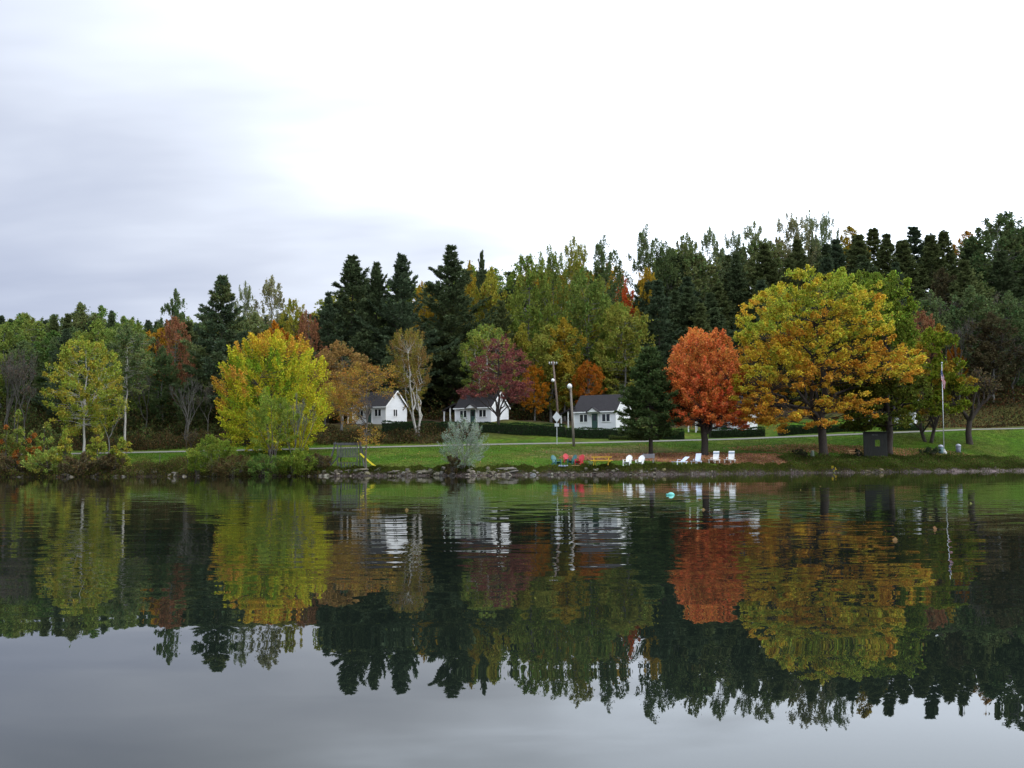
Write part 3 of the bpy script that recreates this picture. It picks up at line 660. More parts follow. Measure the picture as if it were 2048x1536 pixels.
bush('willow_shrub', 395, 955, 905, 40, 'willow', 'small yellow-green willow bush at the end of the left rock pile', 6000, 36, .5, ncl=40)
bush('brush_shrub', 470, 955, 915, 100, 'brown', 'low tangled brown brush between the two willow bushes', 9000, 37, .5, ncl=60, colorf=lambda c, rs, i: mix3((.12, .07, .035), (.09, .11, .03), rs.uniform()))
bush('willow_shrub', 530, 954, 912, 70, 'green', 'dark green low bush left of the rounded willow', 9000, 38, .5, ncl=50)
bush('brush_shrub', 640, 938, 908, 60, 'brown', 'reddish-brown bramble beside the playset ladder', 5000, 39, .4, ncl=40)
bush('brush_shrub', 905, 948, 915, 34, 'brown', 'low dark bramble at the foot of the silvery shrub', 4000, 40, .5, ncl=30)
# small trees at the far left shore
for i, (u, v, vt, w_, pal, lab) in enumerate([
    (12, 940, 850, 60, 'orange', 'orange sapling at the left edge of the frame'),
    (35, 935, 822, 44, 'olive', 'slim olive-green sapling near the left edge of the frame'),
    (62, 940, 862, 50, 'orange', 'orange-red sapling between two olive saplings on the left shore'),
    (88, 938, 846, 60, 'olive', 'tapering olive sapling left of the white-trunked poplar'),
    (130, 940, 860, 46, 'yellowgreen', 'yellow-green young tree against the white-trunked poplar'),
    (195, 938, 850, 46, 'yellowgreen', 'yellow-green sapling just right of the white-trunked poplar'),
    (245, 938, 880, 40, 'yellowgreen', 'small yellow-green sapling at the foot of the slim grey trunk'),
    (225, 945, 910, 50, 'brown', 'low dark brown bush on the left bank, right of the poplar trunks'),
    (100, 948, 905, 90, 'olive', 'broad low olive bush over the left shore rocks'),
    (20, 948, 910, 80, 'brown', 'broad low brown bush at the left edge over the water'),
    (165, 950, 912, 80, 'brown', 'low dark brown bush below the white-trunked poplar')]):
    bush('sapling' if v - vt > 70 else 'brush_shrub', u, v, vt, w_, pal, lab, 5500, 50 + i, .5, (.2, .12), ncl=45, shape='cone' if v - vt > 70 else 'round', multi=1 if v - vt > 70 else 4, cat='sapling' if v - vt > 70 else 'shrub',
         colorf=(lambda c, rs, i: mix3((.34, .13, .03), (.14, .16, .035), 1 if rs.uniform() < .55 else 0)) if pal == 'orange' else None)
# white trunked poplar on the left
p = ground(167, 912); Yd = max(p.y, 130); p = onground(167, Yd); H = metres(912 - 682, Yd); W = metres(150, Yd)
put_tree('poplar_tree', tree_data(15, H, W, H * .2, 260, 32000, (.2, .15), 'yellowgreen', 'oval', .17, W * .055, .8, spike=.6, primaries=7, thin=.6, fork=H * .3), p,
         'yellow-green poplar with a straight white trunk near the left shore', 'poplar tree', bark=BIRCH)
p = onground(250, 140); H = metres(905 - 655, 140); W = metres(125, 140)
put_tree('poplar_tree', tree_data(16, H, W, H * .45, 180, 22000, (.2, .15), 'dullgreen', 'irregular', .17, W * .065, .8, spike=.5, primaries=6, thin=.6, fork=H * .45), p,
         'tall slim poplar with grey-white trunk and dull green top, right of the white-trunked one', 'poplar tree', bark=BIRCH)
p = onground(217, 131); H = metres(120, 131)
put_tree('young_tree', bare_data(17, H, metres(70, 131), .09, 1, 5, 'yellowgreen', 1800, (.17, .12), .4, .35), p, 'thin grey leaning young tree between the two left poplars', 'tree', bark=BARKG)
p = ground(374, 937)
put_tree('young_tree', bare_data(18, metres(80, p.y), metres(60, p.y), .06, 1, 4, 'brown', 200, (.12, .08), .4, .35), p, 'thin bare leaning young tree above the left rock pile', 'tree')
# birch clump by the first cottage
p = onground(834, 139.5); H = metres(872 - 663, 140); W = metres(125, 140)
put_tree('birch_tree', tree_data(19, H, W, H * .3, 240, 21000, (.13, .10), 'olive', 'vase', .30, W * .05, 1.1, spike=1.0, primaries=6, fork=H * .2, multi=4, lean=(-1.2, 0), thin=.5, open_=True,
         colorf=lambda c, rs, i: mix3((.25, .22, .04), (.22, .13, .05), rs.uniform())), p, 'leaning white-stemmed birch with thin olive leaves right of the first cottage', 'birch tree', bark=BIRCH)
# crimson maple by the second cottage
p = onground(997, 141.); H = metres(872 - 668, 141); W = metres(140, 141); k = 141 / F
LB = [(1000, 705, 35, 25), (985, 745, 45, 25), (1030, 735, 28, 28), (960, 785, 35, 14), (1040, 780, 28, 16), (1000, 775, 50, 16), (1030, 800, 30, 10), (930, 795, 18, 8)]
lob = [((a - 997) * k, (872 - b_) * k, c * k, d * k) for a, b_, c, d in LB]
put_tree('maple_tree', tree_data(20, H, W, H * .38, 300, 19000, (.17, .12), 'crimson', 'round', .24, W * .055, .7, spike=.5, stray=.4, primaries=8, fork=H * .12, lobes=lob), p,
         'crimson maple with dark trunk in front of the second cottage gable', 'maple tree')
p = onground(975, 157); put_tree('birch_tree', tree_data(22, metres(190, 157), metres(120, 157), 4, 180, 22000, (.2, .15), 'olive', 'round', .22, .65, .8, spike=.4, multi=3, primaries=5, thin=.6), p,
         'olive-green white-stemmed birch behind the crimson maple', 'birch tree', bark=BIRCH)

# ------------------------------------------------------------------ forest
VAR = {}
def variants():
    V_ = VAR
    V_['broad'] = [tree_data(100 + i, 18, 8.8, 2.8, 170, 15000, (.32, .23), 'green', s, .24, .72, .85, spike=.6, primaries=5, thin=.6, bark_n=5, colorf=lambda c, rs, i: np.array((1, 1, 1.)) * rs.uniform(.7, 1.25) * np.array((rs.uniform(.8, 1.12), 1, 1))) for i, s in enumerate(('oval', 'irregular', 'oval', 'irregular'))]
    V_['loose'] = [tree_data(110 + i, 20, 7.5, 5, 150, 13000, (.25, .17), 'pale', 'irregular', .2, .65, 1.0, spike=.9, primaries=8, bark_n=5, thin=.9, colorf=lambda c, rs, i: np.array((1, 1, 1.)) * rs.uniform(.75, 1.25)) for i in range(3)]
    one = lambda c, rs: np.array((1, 1, 1.)) * rs.uniform(.75, 1.2)
    V_['pine'] = [conifer_data(120 + i, 22, 9.5, 3, 'pine', 'pine', 1.25, .28, (.36, .085), colorf=one, bushy=1.8) for i in range(4)]
    V_['plant'] = [conifer_data(130 + i, 20, 6.8, 2.0, 'pine', 'pine', 1.1, .2, (.38, .095), colorf=one, bushy=1.7) for i in range(3)]
    V_['bare'] = [bare_data(140 + i, 15, 6, .13, 1, 6, 'bare', 700, (.22, .16), .38, .3, .018) for i in range(3)]
variants()
HT = {'broad': 18., 'loose': 20., 'pine': 22., 'plant': 20., 'bare': 15.}
WT = {'broad': 8.5, 'loose': 7.5, 'pine': 9.5, 'plant': 6.8, 'bare': 6.}
NAME = {'broad': 'broadleaf_tree', 'loose': 'aspen_tree', 'pine': 'pine_tree', 'plant': 'pine_tree', 'bare': 'bare_tree'}
CATN = {'broad': 'tree', 'loose': 'aspen tree', 'pine': 'pine tree', 'plant': 'pine tree', 'bare': 'bare tree'}
def ftree(kind, u, vtop, Yd, wpx, pal, label, group=None, bark=None, h=None):
    p = onground(u, Yd)
    d = ray(u, vtop); H = h or (CAMZ + d.z * Yd - p.z)
    W = metres(wpx, Yd) * (1.22 if kind == 'loose' else 1); c = pick(pal, RN) if kind != 'bare' else (1, 1, 1)
    bk = bark or {'broad': BARKG, 'loose': BARKG, 'pine': BARK, 'plant': BARK, 'bare': DIMBARK}[kind]
    s = W / WT[kind] * R.uniform(.95, 1.05)
    data = VAR[kind][R.randrange(len(VAR[kind]))]
    return put_tree(NAME[kind], data, p, label, CATN[kind], group, bk, NEEDLE if kind in ('pine', 'plant') else LEAF, R.uniform(0, 6.28), (s, s, H / HT[kind]), c)
# single trees of the skyline and of the forest edge
named = [
 ('broad', 322, 700, 156, 90, 'dullgreen', 'dull green tree hiding the lower left of the orange-red one'),
 ('broad', 385, 760, 152, 70, 'dullgreen', 'low dull green tree under the big layered pine'),
 ('broad', 345, 590, 178, 75, 'dullgreen', 'tall dull green tree breaking the skyline left of the big layered pine'),
 ('broad', 347, 642, 160, 70, 'rust', 'orange-red tree at the forest edge left of the big layered pine'),
 ('loose', 486, 570, 182, 40, 'pale', 'slender pale half-bare aspen just right of the big layered pine'),
 ('loose', 540, 560, 185, 75, 'pale', 'pale nearly leafless aspen above the yellow maple'),
 ('broad', 585, 610, 172, 65, 'yellowgreen', 'yellow-green tree above the right half of the yellow maple'),
 ('broad', 545, 650, 165, 80, 'orange', 'orange tree peeping over the top of the yellow maple'),
 ('broad', 615, 630, 160, 50, 'rust', 'rust-red tree between the yellow maple and the dark pines'),
 ('pine', 903, 498, 172, 185, 'pine', 'dark pine with single sharp crest above the second cottage'),
 ('pine', 703, 515, 165, 185, 'pine', 'broad dark pine with twin crests, leftmost of the tall pines'),
 ('pine', 655, 590, 162, 110, 'pine', 'lower dark pine at the left foot of the tall pine group'),
 ('pine', 752, 528, 166, 115, 'pine', 'narrow olive-dark pine between the two broad pine crests'),
 ('pine', 803, 515, 164, 150, 'pine', 'tall dark pine above the first cottage'),
 ('pine', 965, 508, 190, 55, 'pine', 'slim pine crest poking above the yellow-green trees'),
 ('broad', 940, 535, 184, 50, 'gold', 'yellow tree crest left of the slim pine'),
 ('broad', 850, 575, 180, 60, 'gold', 'yellow patch tree between the two dark pines'),
 ('broad', 985, 545, 174, 95, 'yellowgreen', 'yellow-green tree above the crimson maple'),
 ('broad', 1060, 525, 176, 100, 'olive', 'rounded olive-green tree left of the tall loose aspens'),
 ('loose', 1108, 495, 182, 70, 'olive', 'loose aspen, left one of the three tall crests in the middle'),
 ('loose', 1152, 484, 184, 70, 'olive', 'loose aspen, middle one of the three tall crests in the middle'),
 ('loose', 1210, 483, 186, 85, 'dullgreen', 'loose aspen, right one of the three tall crests in the middle'),
 ('broad', 1180, 545, 172, 100, 'olive', 'wide olive tree under the three tall aspen crests'),
 ('broad', 1250, 560, 196, 60, 'red', 'coral-red tree in the skyline notch left of the dark plantation'),
 ('broad', 1235, 615, 168, 85, 'yellowgreen', 'yellow-green tree below the coral-red one'),
 ('broad', 1300, 545, 185, 52, 'gold', 'small golden tree against the left end of the dark plantation'),
 ('loose', 1297, 460, 205, 75, 'dullgreen', 'tallest loose poplar at the left end of the dark plantation'),
 ('loose', 1340, 485, 205, 70, 'dullgreen', 'grey-green poplar, second of the row above the dark plantation'),
 ('broad', 1375, 476, 208, 80, 'dullgreen', 'full grey-green tree above the red maple'),
 ('loose', 1428, 462, 215, 60, 'pale', 'pale aspen above the right edge of the red maple'),
 ('loose', 1475, 468, 215, 55, 'pale', 'pale aspen with dark crest between red and golden maples'),
 ('loose', 1520, 450, 218, 60, 'pale', 'wispy pale aspen over the left side of the golden maple'),
 ('loose', 1597, 428, 220, 70, 'pale', 'highest wispy aspen over the centre of the golden maple'),
 ('loose', 1632, 430, 222, 50, 'pale', 'thin pale aspen between the two highest wispy ones'),
 ('loose', 1664, 426, 222, 50, 'pale', 'thin wispy aspen over the right side of the golden maple'),
 ('broad', 1712, 460, 222, 95, 'gold', 'golden-orange tree in the skyline over the golden maple'),
 ('broad', 1950, 468, 225, 80, 'gold', 'golden-orange tree in the skyline above the flagpole'),
 ('broad', 1130, 645, 163, 98, 'gold', 'golden-orange tree behind the leaning utility pole'),
 ('broad', 1070, 735, 160, 55, 'orange', 'orange maple right of the crimson maple'),
 ('broad', 1180, 725, 160, 62, 'orange', 'orange maple behind the third cottage roof'),
 ('broad', 682, 690, 146, 112, 'rust', 'pinkish-rust tree between the yellow maple and the first cottage'),
 ('broad', 650, 700, 150, 75, 'rust', 'rust tree touching the right edge of the yellow maple'),
 ('broad', 1855, 630, 160, 62, 'rust', 'rust-orange tree behind the small green maple'),
 ('broad', 1918, 690, 158, 40, 'orange', 'thin orange tree beside the dark bare tree'),
 ('broad', 1800, 660, 150, 70, 'brown', 'brownish tree behind the green maple'),
]
for a in named: ftree(*a)
# big layered pine
p = onground(440, 152); H = metres(0, 1); d = ray(440, 556); H = CAMZ + d.z * 152 - p.z; W = metres(185, 152)
put_tree('pine_tree', conifer_data(23, H, W, H * .15, 'pine', 'hero', 1.7, .36, (.48, .10), bushy=1.25), p, 'big dark pine with flat layered boughs behind the yellow maple', 'pine tree', leafm=NEEDLE)

SKU = [(-400, 640), (0, 630), (100, 632), (160, 608), (220, 625), (260, 642), (320, 640), (345, 630), (380, 640), (440, 640), (500, 630), (560, 630), (620, 625), (660, 610), (720, 560), (800, 560), (870, 565), (905, 560), (950, 540), (1000, 545), (1060, 545), (1110, 535), (1150, 530),
       (1210, 530), (1245, 580), (1285, 560), (1300, 520), (1350, 508), (1400, 505), (1450, 505), (1500, 495), (1600, 480), (1700, 480), (1770, 455), (1800, 468), (1845, 455), (1870, 475), (1893, 452), (1930, 480), (1960, 475), (2015, 436), (2048, 450), (2500, 440)]
SU, SV = zip(*SKU)
ZL = {  # shared descriptions for trees nothing tells apart
 ('broad', 0): 'green broadleaf tree in the low forest on the far left', ('pine', 0): 'dark pine in the low forest on the far left', ('bare', 0): 'bare grey tree at the left forest edge',
 ('broad', 1): 'autumn broadleaf tree in the forest behind the yellow maple', ('pine', 1): 'dark pine in the forest behind the yellow maple', ('bare', 1): 'bare grey tree standing left of the yellow maple',
 ('broad', 2): 'broadleaf tree showing among the tall pines behind the first two cottages', ('pine', 2): 'dark pine filling the forest behind the first two cottages',
 ('broad', 3): 'olive or yellow-green tree in the forest behind the crimson maple and utility pole', ('pine', 3): 'dark pine deep in the forest behind the utility pole',
 ('plant', 4): 'dark pine in the dense plantation on the hillside above the red and golden maples', ('broad', 4): 'broadleaf tree scattered in the dark hillside plantation', ('loose', 4): 'pale aspen behind the dark hillside plantation',
 ('plant', 5): 'dark pine on the high hillside at the right', ('broad', 5): 'dull green or brown broadleaf tree on the right hillside', ('bare', 5): 'bare grey-brown tree at the foot of the right hillside'}
GL = lambda k, z: {'broad': 'broadleaf trees', 'pine': 'pines', 'plant': 'plantation pines', 'bare': 'bare trees', 'loose': 'aspens'}[k] + [' in the left forest', ' behind the yellow maple', ' behind the first cottages', ' in the middle forest', ' of the dark plantation', ' on the right hillside'][z]
cnt = 0
rows = [(158, 7.0), (166, 6.0), (174, 6.2), (183, 6.5), (193, 6.5), (204, 6.5), (216, 6.5), (229, 7.0)]
for ri, (Yr, sp_) in enumerate(rows):
    u = -60 + R.uniform(0, 40)
    while u < 2120:
        st = sp_ * F / Yr; uu = u + R.uniform(-.3, .3) * st; Yd = Yr + R.uniform(-3, 3); u += st
        z = 0 if uu < 310 else 1 if uu < 630 else 2 if uu < 930 else 3 if uu < 1265 else 4 if uu < 1790 else 5
        r = R.random(); sv = np.interp(uu, SU, SV)
        if ri == 0 and 300 < uu < 1900 : continue        # room for the cottages
        if ri == 1 and 640 < uu < 1780 and R.random() < .4: continue
        if z == 0: kind = 'bare' if (ri < 1 and r < .5 and uu < 90) else 'pine' if r < .42 else 'broad'
        elif z == 1: kind = 'bare' if (ri < 2 and r < .12) else 'pine' if r < .45 else 'broad'
        elif z == 2: kind = 'pine' if r < .75 else 'broad'
        elif z == 3: kind = 'pine' if r < .2 else 'broad'
        elif z == 4: kind = 'broad' if (ri == 7 and r < .6) else 'plant' if (r < .93 or ri < 5) else 'broad'
        else: kind = ('bare' if r < .62 else 'broad' if r < .88 else 'plant') if ri < 4 else ('plant' if r < .9 else 'broad')
        pal = {'pine': 'pine', 'plant': 'pine', 'bare': 'bare'}.get(kind)
        if not pal:
            q = R.random()
            pal = [('green' if q < .5 else 'dullgreen' if q < .85 else 'olive'), ('dullgreen' if q < .35 else 'olive' if q < .75 else 'orange' if q < .88 else 'yellowgreen'), ('olive' if q < .6 else 'gold'),
                   ('olive' if q < .45 else 'yellowgreen' if q < .7 else 'green' if q < .9 else 'gold'), ('dullgreen' if q < .6 else 'olive' if q < .85 else 'gold'), ('dullgreen' if q < .15 else 'dullgreen' if (q < .45 or ri >= 5) else 'brown')][z]
        nat = {'pine': 17, 'plant': 17, 'broad': 14, 'bare': 13, 'loose': 17}[kind] * R.uniform(.85, 1.2)
        p = onground(uu, Yd); d = ray(uu, sv + R.uniform(0, 26) * R.uniform(.2, 1)); hmax = CAMZ + d.z * Yd - p.z
        h = min(nat * 1.05, hmax) if ri < 5 else min(max(hmax, 8), 27)
        if ri >= 5 and hmax < 4: continue
        if h < 4.5: continue
        if kind == 'bare': h = min(h, 14)
        wm = {'pine': .42, 'plant': .46, 'broad': .56, 'bare': .45, 'loose': .33}[kind] * h * R.uniform(.85, 1.2); wm = max(wm, 5.2)
        zz_ = z
        lab = ZL.get((kind, zz_)) or ZL[('broad', zz_)]
        ftree(kind, uu, 0, Yd, wm * F / Yd, pal, lab, GL(kind, zz_), h=h); cnt += 1
print('forest trees', cnt)
# bare grey trees you can tell apart
for i, (u, Yd, h, w_, lab) in enumerate([(8, 148, 13, 5, 'bare grey tree touching the left frame edge'), (28, 150, 13.5, 5, 'bare grey tree second from the left frame edge'), (48, 147, 12, 5, 'bare grey tree left of the olive sapling crowns'),
        (292, 152, 9, 5, 'bare grey tree behind the slim grey-trunked poplar'), (370, 143, 9.5, 6.5, 'many-stemmed bare grey tree above the left rock pile'), (415, 146, 8, 4, 'thin bare tree under the big layered pine'),
        (1880, 165, 17, 5, 'pale bare trunk rising behind the flagpole'), (1828, 160, 14, 4, 'pale bare trunk right of the green maple crown'), (1985, 158, 10, 8, 'bare brown tree at the right hillside foot'), (2030, 156, 10, 9, 'bare brown tree at the right frame edge')]):
    p = onground(u, Yd); s = w_ / 6
    put_tree('bare_tree', VAR['bare'][i % 3] if i != 4 else bare_data(150, 15, 6, .2, 3, 4, 'bare', 0, (.2, .1), .34, .3, .02), p, lab, 'bare tree', None, BARKG if i in (6, 7) else DIMBARK, LEAF, i * 1.3, (s, s, h / 15), (1, 1, 1))

# ------------------------------------------------------------------ undergrowth, hedges, brush (uncountable)
def scatter_cards(name, n, fpos, cols, size, up_=.8, seed=1, hh=lambda x, y, r: .6):
    rs = np.random.RandomState(seed); x, y = fpos(rs, n); z = terr(x, y)
    h = rs.uniform(size=len(x)) * hh(x, y, rs); c = np.stack([x, y, z + h], 1)
    cc = np.array(cols)[rs.randint(len(cols), size=len(x))]
    patch = (np.sin(x * .9 + y * .4) + np.sin(x * .37 - y * .8 + 2)) * .18 + 1
    cc = jitter(cc * patch[:, None], len(x), rs, .25, .1)
    v = leafquads(c, rs.normal(size=(len(x), 3)) + np.array([0, 0, up_]), size[0], size[1], cc, rs)
    o = link(name, leafmesh(name, [v]), LEAF); tag(o, kind='stuff'); return o
def lumps(x, y, s=1.): return np.clip(.55 + .45 * np.sin(x * 1.1 * s + np.sin(y * .7) * 2) + .35 * np.sin(x * .43 * s - y * .9 + 1.3), .08, 1.4)
o = scatter_cards('forest_undergrowth', 90000, lambda rs, n: (lambda x, y: (x, np.where((x > -29) & (x < 62) & (y < 163), y + 13, y)))(*((lambda y: (rs.uniform(-.62, .62, n) * y, y))(rs.uniform(152.5, 178, n)))),
    [(.055, .05, .02), (.07, .045, .022), (.05, .065, .02), (.09, .07, .02), (.10, .05, .025), (.04, .05, .02)], (.34, .22), .6, 5, lambda x, y, rs: 2.0 * lumps(x, y))
o['label'] = 'tangled brown and dark green undergrowth on the forest floor behind the cottages'
o['category'] = 'undergrowth'
o = scatter_cards('forest_understorey', 110000, lambda rs, n: ((lambda y: (rs.uniform(-.60, .60, n) * y, y))(rs.uniform(166, 225, n))),
    [(.05, .06, .02), (.07, .08, .025), (.05, .07, .025), (.09, .09, .03), (.12, .08, .03)], (.45, .3), .5, 15, lambda x, y, rs: 5.5 * lumps(x, y, .6))
o['label'] = 'dim green understorey between the forest trunks'; o['category'] = 'undergrowth'
def band(ulo, uhi, d0, d1, rel='road'):
    def f(rs, n):
        x = rs.uniform((ulo - 1024) / F * 138, (uhi - 1024) / F * 138, n); ky, kz = knots(x)
        return x, ky[7] + rs.uniform(d0, d1, n)
    return f
o = scatter_cards('forest_edge_thicket', 80000, lambda rs, n: (rs.uniform(-82, -29, n), rs.uniform(148, 166, n)),
    [(.06, .08, .025), (.08, .10, .03), (.05, .065, .025), (.10, .09, .03), (.07, .05, .025)], (.34, .22), .5, 25, lambda x, y, rs: 4.2 * lumps(x, y, .8) * np.clip((y - 146) / 8, .2, 1))
o['label'] = 'dim green and brown thicket under the left forest edge'; o['category'] = 'undergrowth'
o = scatter_cards('roadside_brush', 60000, band(-150, 960, 1.2, 8), [(.055, .045, .018), (.075, .048, .025), (.05, .06, .02), (.09, .06, .022), (.04, .04, .018)], (.24, .15), .8, 6, lambda x, y, rs: 1.3 * lumps(x, y, 1.3))
o['label'] = 'rusty brown brush on the bank above the road at the left'; o['category'] = 'brush'
o = scatter_cards('hillside_brush', 40000, lambda rs, n: (rs.uniform(56, 110, n), rs.uniform(146, 165, n)), [(.04, .035, .018), (.05, .04, .02), (.04, .042, .016), (.09, .04, .018)], (.28, .16), .8, 16, lambda x, y, rs: 2.2 * lumps(x, y) * np.clip((y - 146) / 8, .1, 1))
o['label'] = 'dark brown brush at the foot of the right hillside'; o['category'] = 'brush'
def shore(ulo, uhi, d0, d1):
    def f(rs, n):
        x = rs.uniform((ulo - 1024) / F * 112, (uhi - 1024) / F * 112, n); ky, kz = knots(x)
        return x, ky[3] + rs.uniform(d0, d1, n)
    return f
o = scatter_cards('left_bank_brush', 60000, shore(-80, 660, .15, 5.), [(.07, .08, .02), (.10, .065, .03), (.08, .10, .02), (.12, .10, .03), (.06, .05, .025)], (.17, .08), 1.2, 7, lambda x, y, rs: 1.0 * lumps(x, y, 1.5))
o.name = 'bank_brush'; o['label'] = 'low mixed brush on the rocky bank at the left'; o['category'] = 'brush'
def edge(rs, n):
    x = rs.uniform(-42, 75, n); ky, kz = knots(x); bw = ky[5] - ky[3]
    return x, ky[3] + bw * (1.05 - np.abs(rs.normal(0, 1, n)) * np.where(x > 19, .38, .30))
o = scatter_cards('bank_grass', 140000, edge, [(.05, .075, .012), (.07, .085, .015), (.08, .07, .02), (.04, .055, .012)], (.16, .04), 1.6, 8, lambda x, y, rs: .22 * lumps(x, y, 2))
o['label'] = 'ragged grass fringe hanging over the lake bank'; o['category'] = 'grass'
o = scatter_cards('beach_weeds', 42000, shore(1560, 2150, 2.6, 8.3), [(.055, .07, .018), (.075, .06, .025), (.05, .085, .014), (.06, .09, .016)], (.18, .07), 1.3, 9, lambda x, y, rs: .42 * lumps(x, y, 1.6))
o['label'] = 'brown and green weeds between the beach and the right lawn'; o['category'] = 'weeds'
def lawnpts(rs, n):
    x = rs.uniform(-60, 80, n); ky, kz = knots(x); return x, ky[5] + rs.uniform(0, 1, n) * (ky[6] - ky[5])
o = scatter_cards('lawn_grass', 150000, lawnpts, [(.044, .102, .006), (.040, .09, .005), (.06, .10, .008)], (.10, .03), 2.2, 10, lambda x, y, rs: .02)
o['label'] = 'short mown green grass of the lakeside lawn'; o['category'] = 'grass'
def litter(rs, n):
    a = rs.uniform(0, 6.283, n); k = rs.uniform(0, 1, n) ** .6; sel = rs.uniform(size=n)
    x = np.where(sel < .80, 21 + np.cos(a) * k * 16, np.where(sel < .985, 40 + np.cos(a) * k * 15, rs.uniform(-20, 30, n)))
    y = np.where(sel < .80, 112.5 + np.sin(a) * k * 5, np.where(sel < .985, 122 + np.sin(a) * k * 4, rs.uniform(105, 126, n)))
    ky, kz = knots(x); ok = (y > ky[5] + .3) & (y < ky[6]); return x[ok], y[ok]
o = scatter_cards('fallen_leaves', 55000, litter, [(.34, .15, .10), (.30, .12, .07), (.38, .20, .13), (.32, .20, .07)], (.13, .10), .2, 12, lambda x, y, rs: .02)
o['label'] = 'fallen rusty leaves scattered on the grass under the maples'; o['category'] = 'fallen leaves'

HEDC = [(.022, .050, .016), (.03, .06, .018), (.02, .042, .016)]
def hedge(u0, u1, Y0, Y1, vt0, vt1, label, thick=1.6, seed=1, cols=HEDC, dens=260, skirt=.6):
    rs = np.random.RandomState(seed); a = onground(u0, Y0); b_ = onground(u1, Y1)
    za = P(u0, vt0, Y0).z; zb = P(u1, vt1, Y1).z; ln = math.hypot(b_.x - a.x, b_.y - a.y); dx = (b_.x - a.x) / ln; dy = (b_.y - a.y) / ln
    root = empty('hedge', a, math.atan2(dy, dx)); tag(root, label, 'hedge', None)
    n = int(ln * dens * 2); s = rs.uniform(0, ln, n); hz = (za - a.z) + (zb - za) * s / ln; hb = (b_.z - a.z) * s / ln - skirt
    hz = hz + .07 * np.sin(s * 1.3 + seed) + .05 * np.sin(s * 3.1)
    side = rs.uniform(size=n); th = thick / 2; ft = side < .45; tp = (side >= .45) & (side < .8)
    y = np.where(ft, -th, np.where(tp, rs.uniform(-th, th, n), th)) + rs.normal(size=n) * .07
    t = rs.uniform(size=n); z = np.where(tp, hz, hb + (hz - hb) * t) + rs.normal(size=n) * .05
    y = np.where(z > hz - .25, y * .9, y)
    c = np.stack([s, y, z], 1); cc = jitter(np.array(cols)[rs.randint(len(cols), size=n)], n, rs, .25, .1)
    v = leafquads(c, rs.normal(size=(n, 3)) + np.array([0, -.5, .4]), .14, .10, cc, rs)
    link('foliage', leafmesh('foliage', [v]), LEAF, root)
    core = MB(); m = max(2, int(ln / 1.2))
    for i in range(m):
        s0 = ln * i / m; s1 = ln * (i + 1) / m
        top = ((za - a.z) + (zb - za) * (s0 + s1) / 2 / ln) - .16; bot = (b_.z - a.z) * (s0 + s1) / 2 / ln - skirt
        core.box(((s0 + s1) / 2, 0, (top + bot) / 2), (s1 - s0 - .004, thick - .22, top - bot))
    core.build('branches', HEDGECORE, root)
HEDGECORE = paint('hedge_branches', (.018, .024, .012), 1, .4, 8)
hedge(765, 905, 142.5, 142, 844, 845, 'dark clipped hedge in front of the first cottage', seed=1)
hedge(905, 1058, 142, 141.2, 846, 848, 'dark clipped hedge in front of the second cottage', seed=2)
hedge(1059, 1131, 141.2, 140.4, 849, 851, 'dark clipped hedge behind the diamond sign', seed=3)
hedge(1133, 1255, 140, 140, 857, 858, 'dark clipped hedge in front of the third cottage', seed=4)
hedge(1262, 1368, 140, 140, 859, 861, 'dark hedge behind the spruce trunk', seed=5)
hedge(1420, 1528, 141, 141.5, 859, 856, 'dark hedge in front of the fourth cottage', seed=6)
hedge(1560, 1722, 142, 143, 852, 850, 'long dark hedge behind the golden maple trunk', seed=7)
hedge(1784, 1846, 143, 143, 851, 850, 'short dark hedge behind the flagpole lawn', seed=8)
hedge(1218, 1318, 137.3, 137.3, 873, 872, 'low lighter shrub border under the third cottage hedge', .9, 9, [(.07, .085, .025), (.05, .07, .02)], skirt=.2)

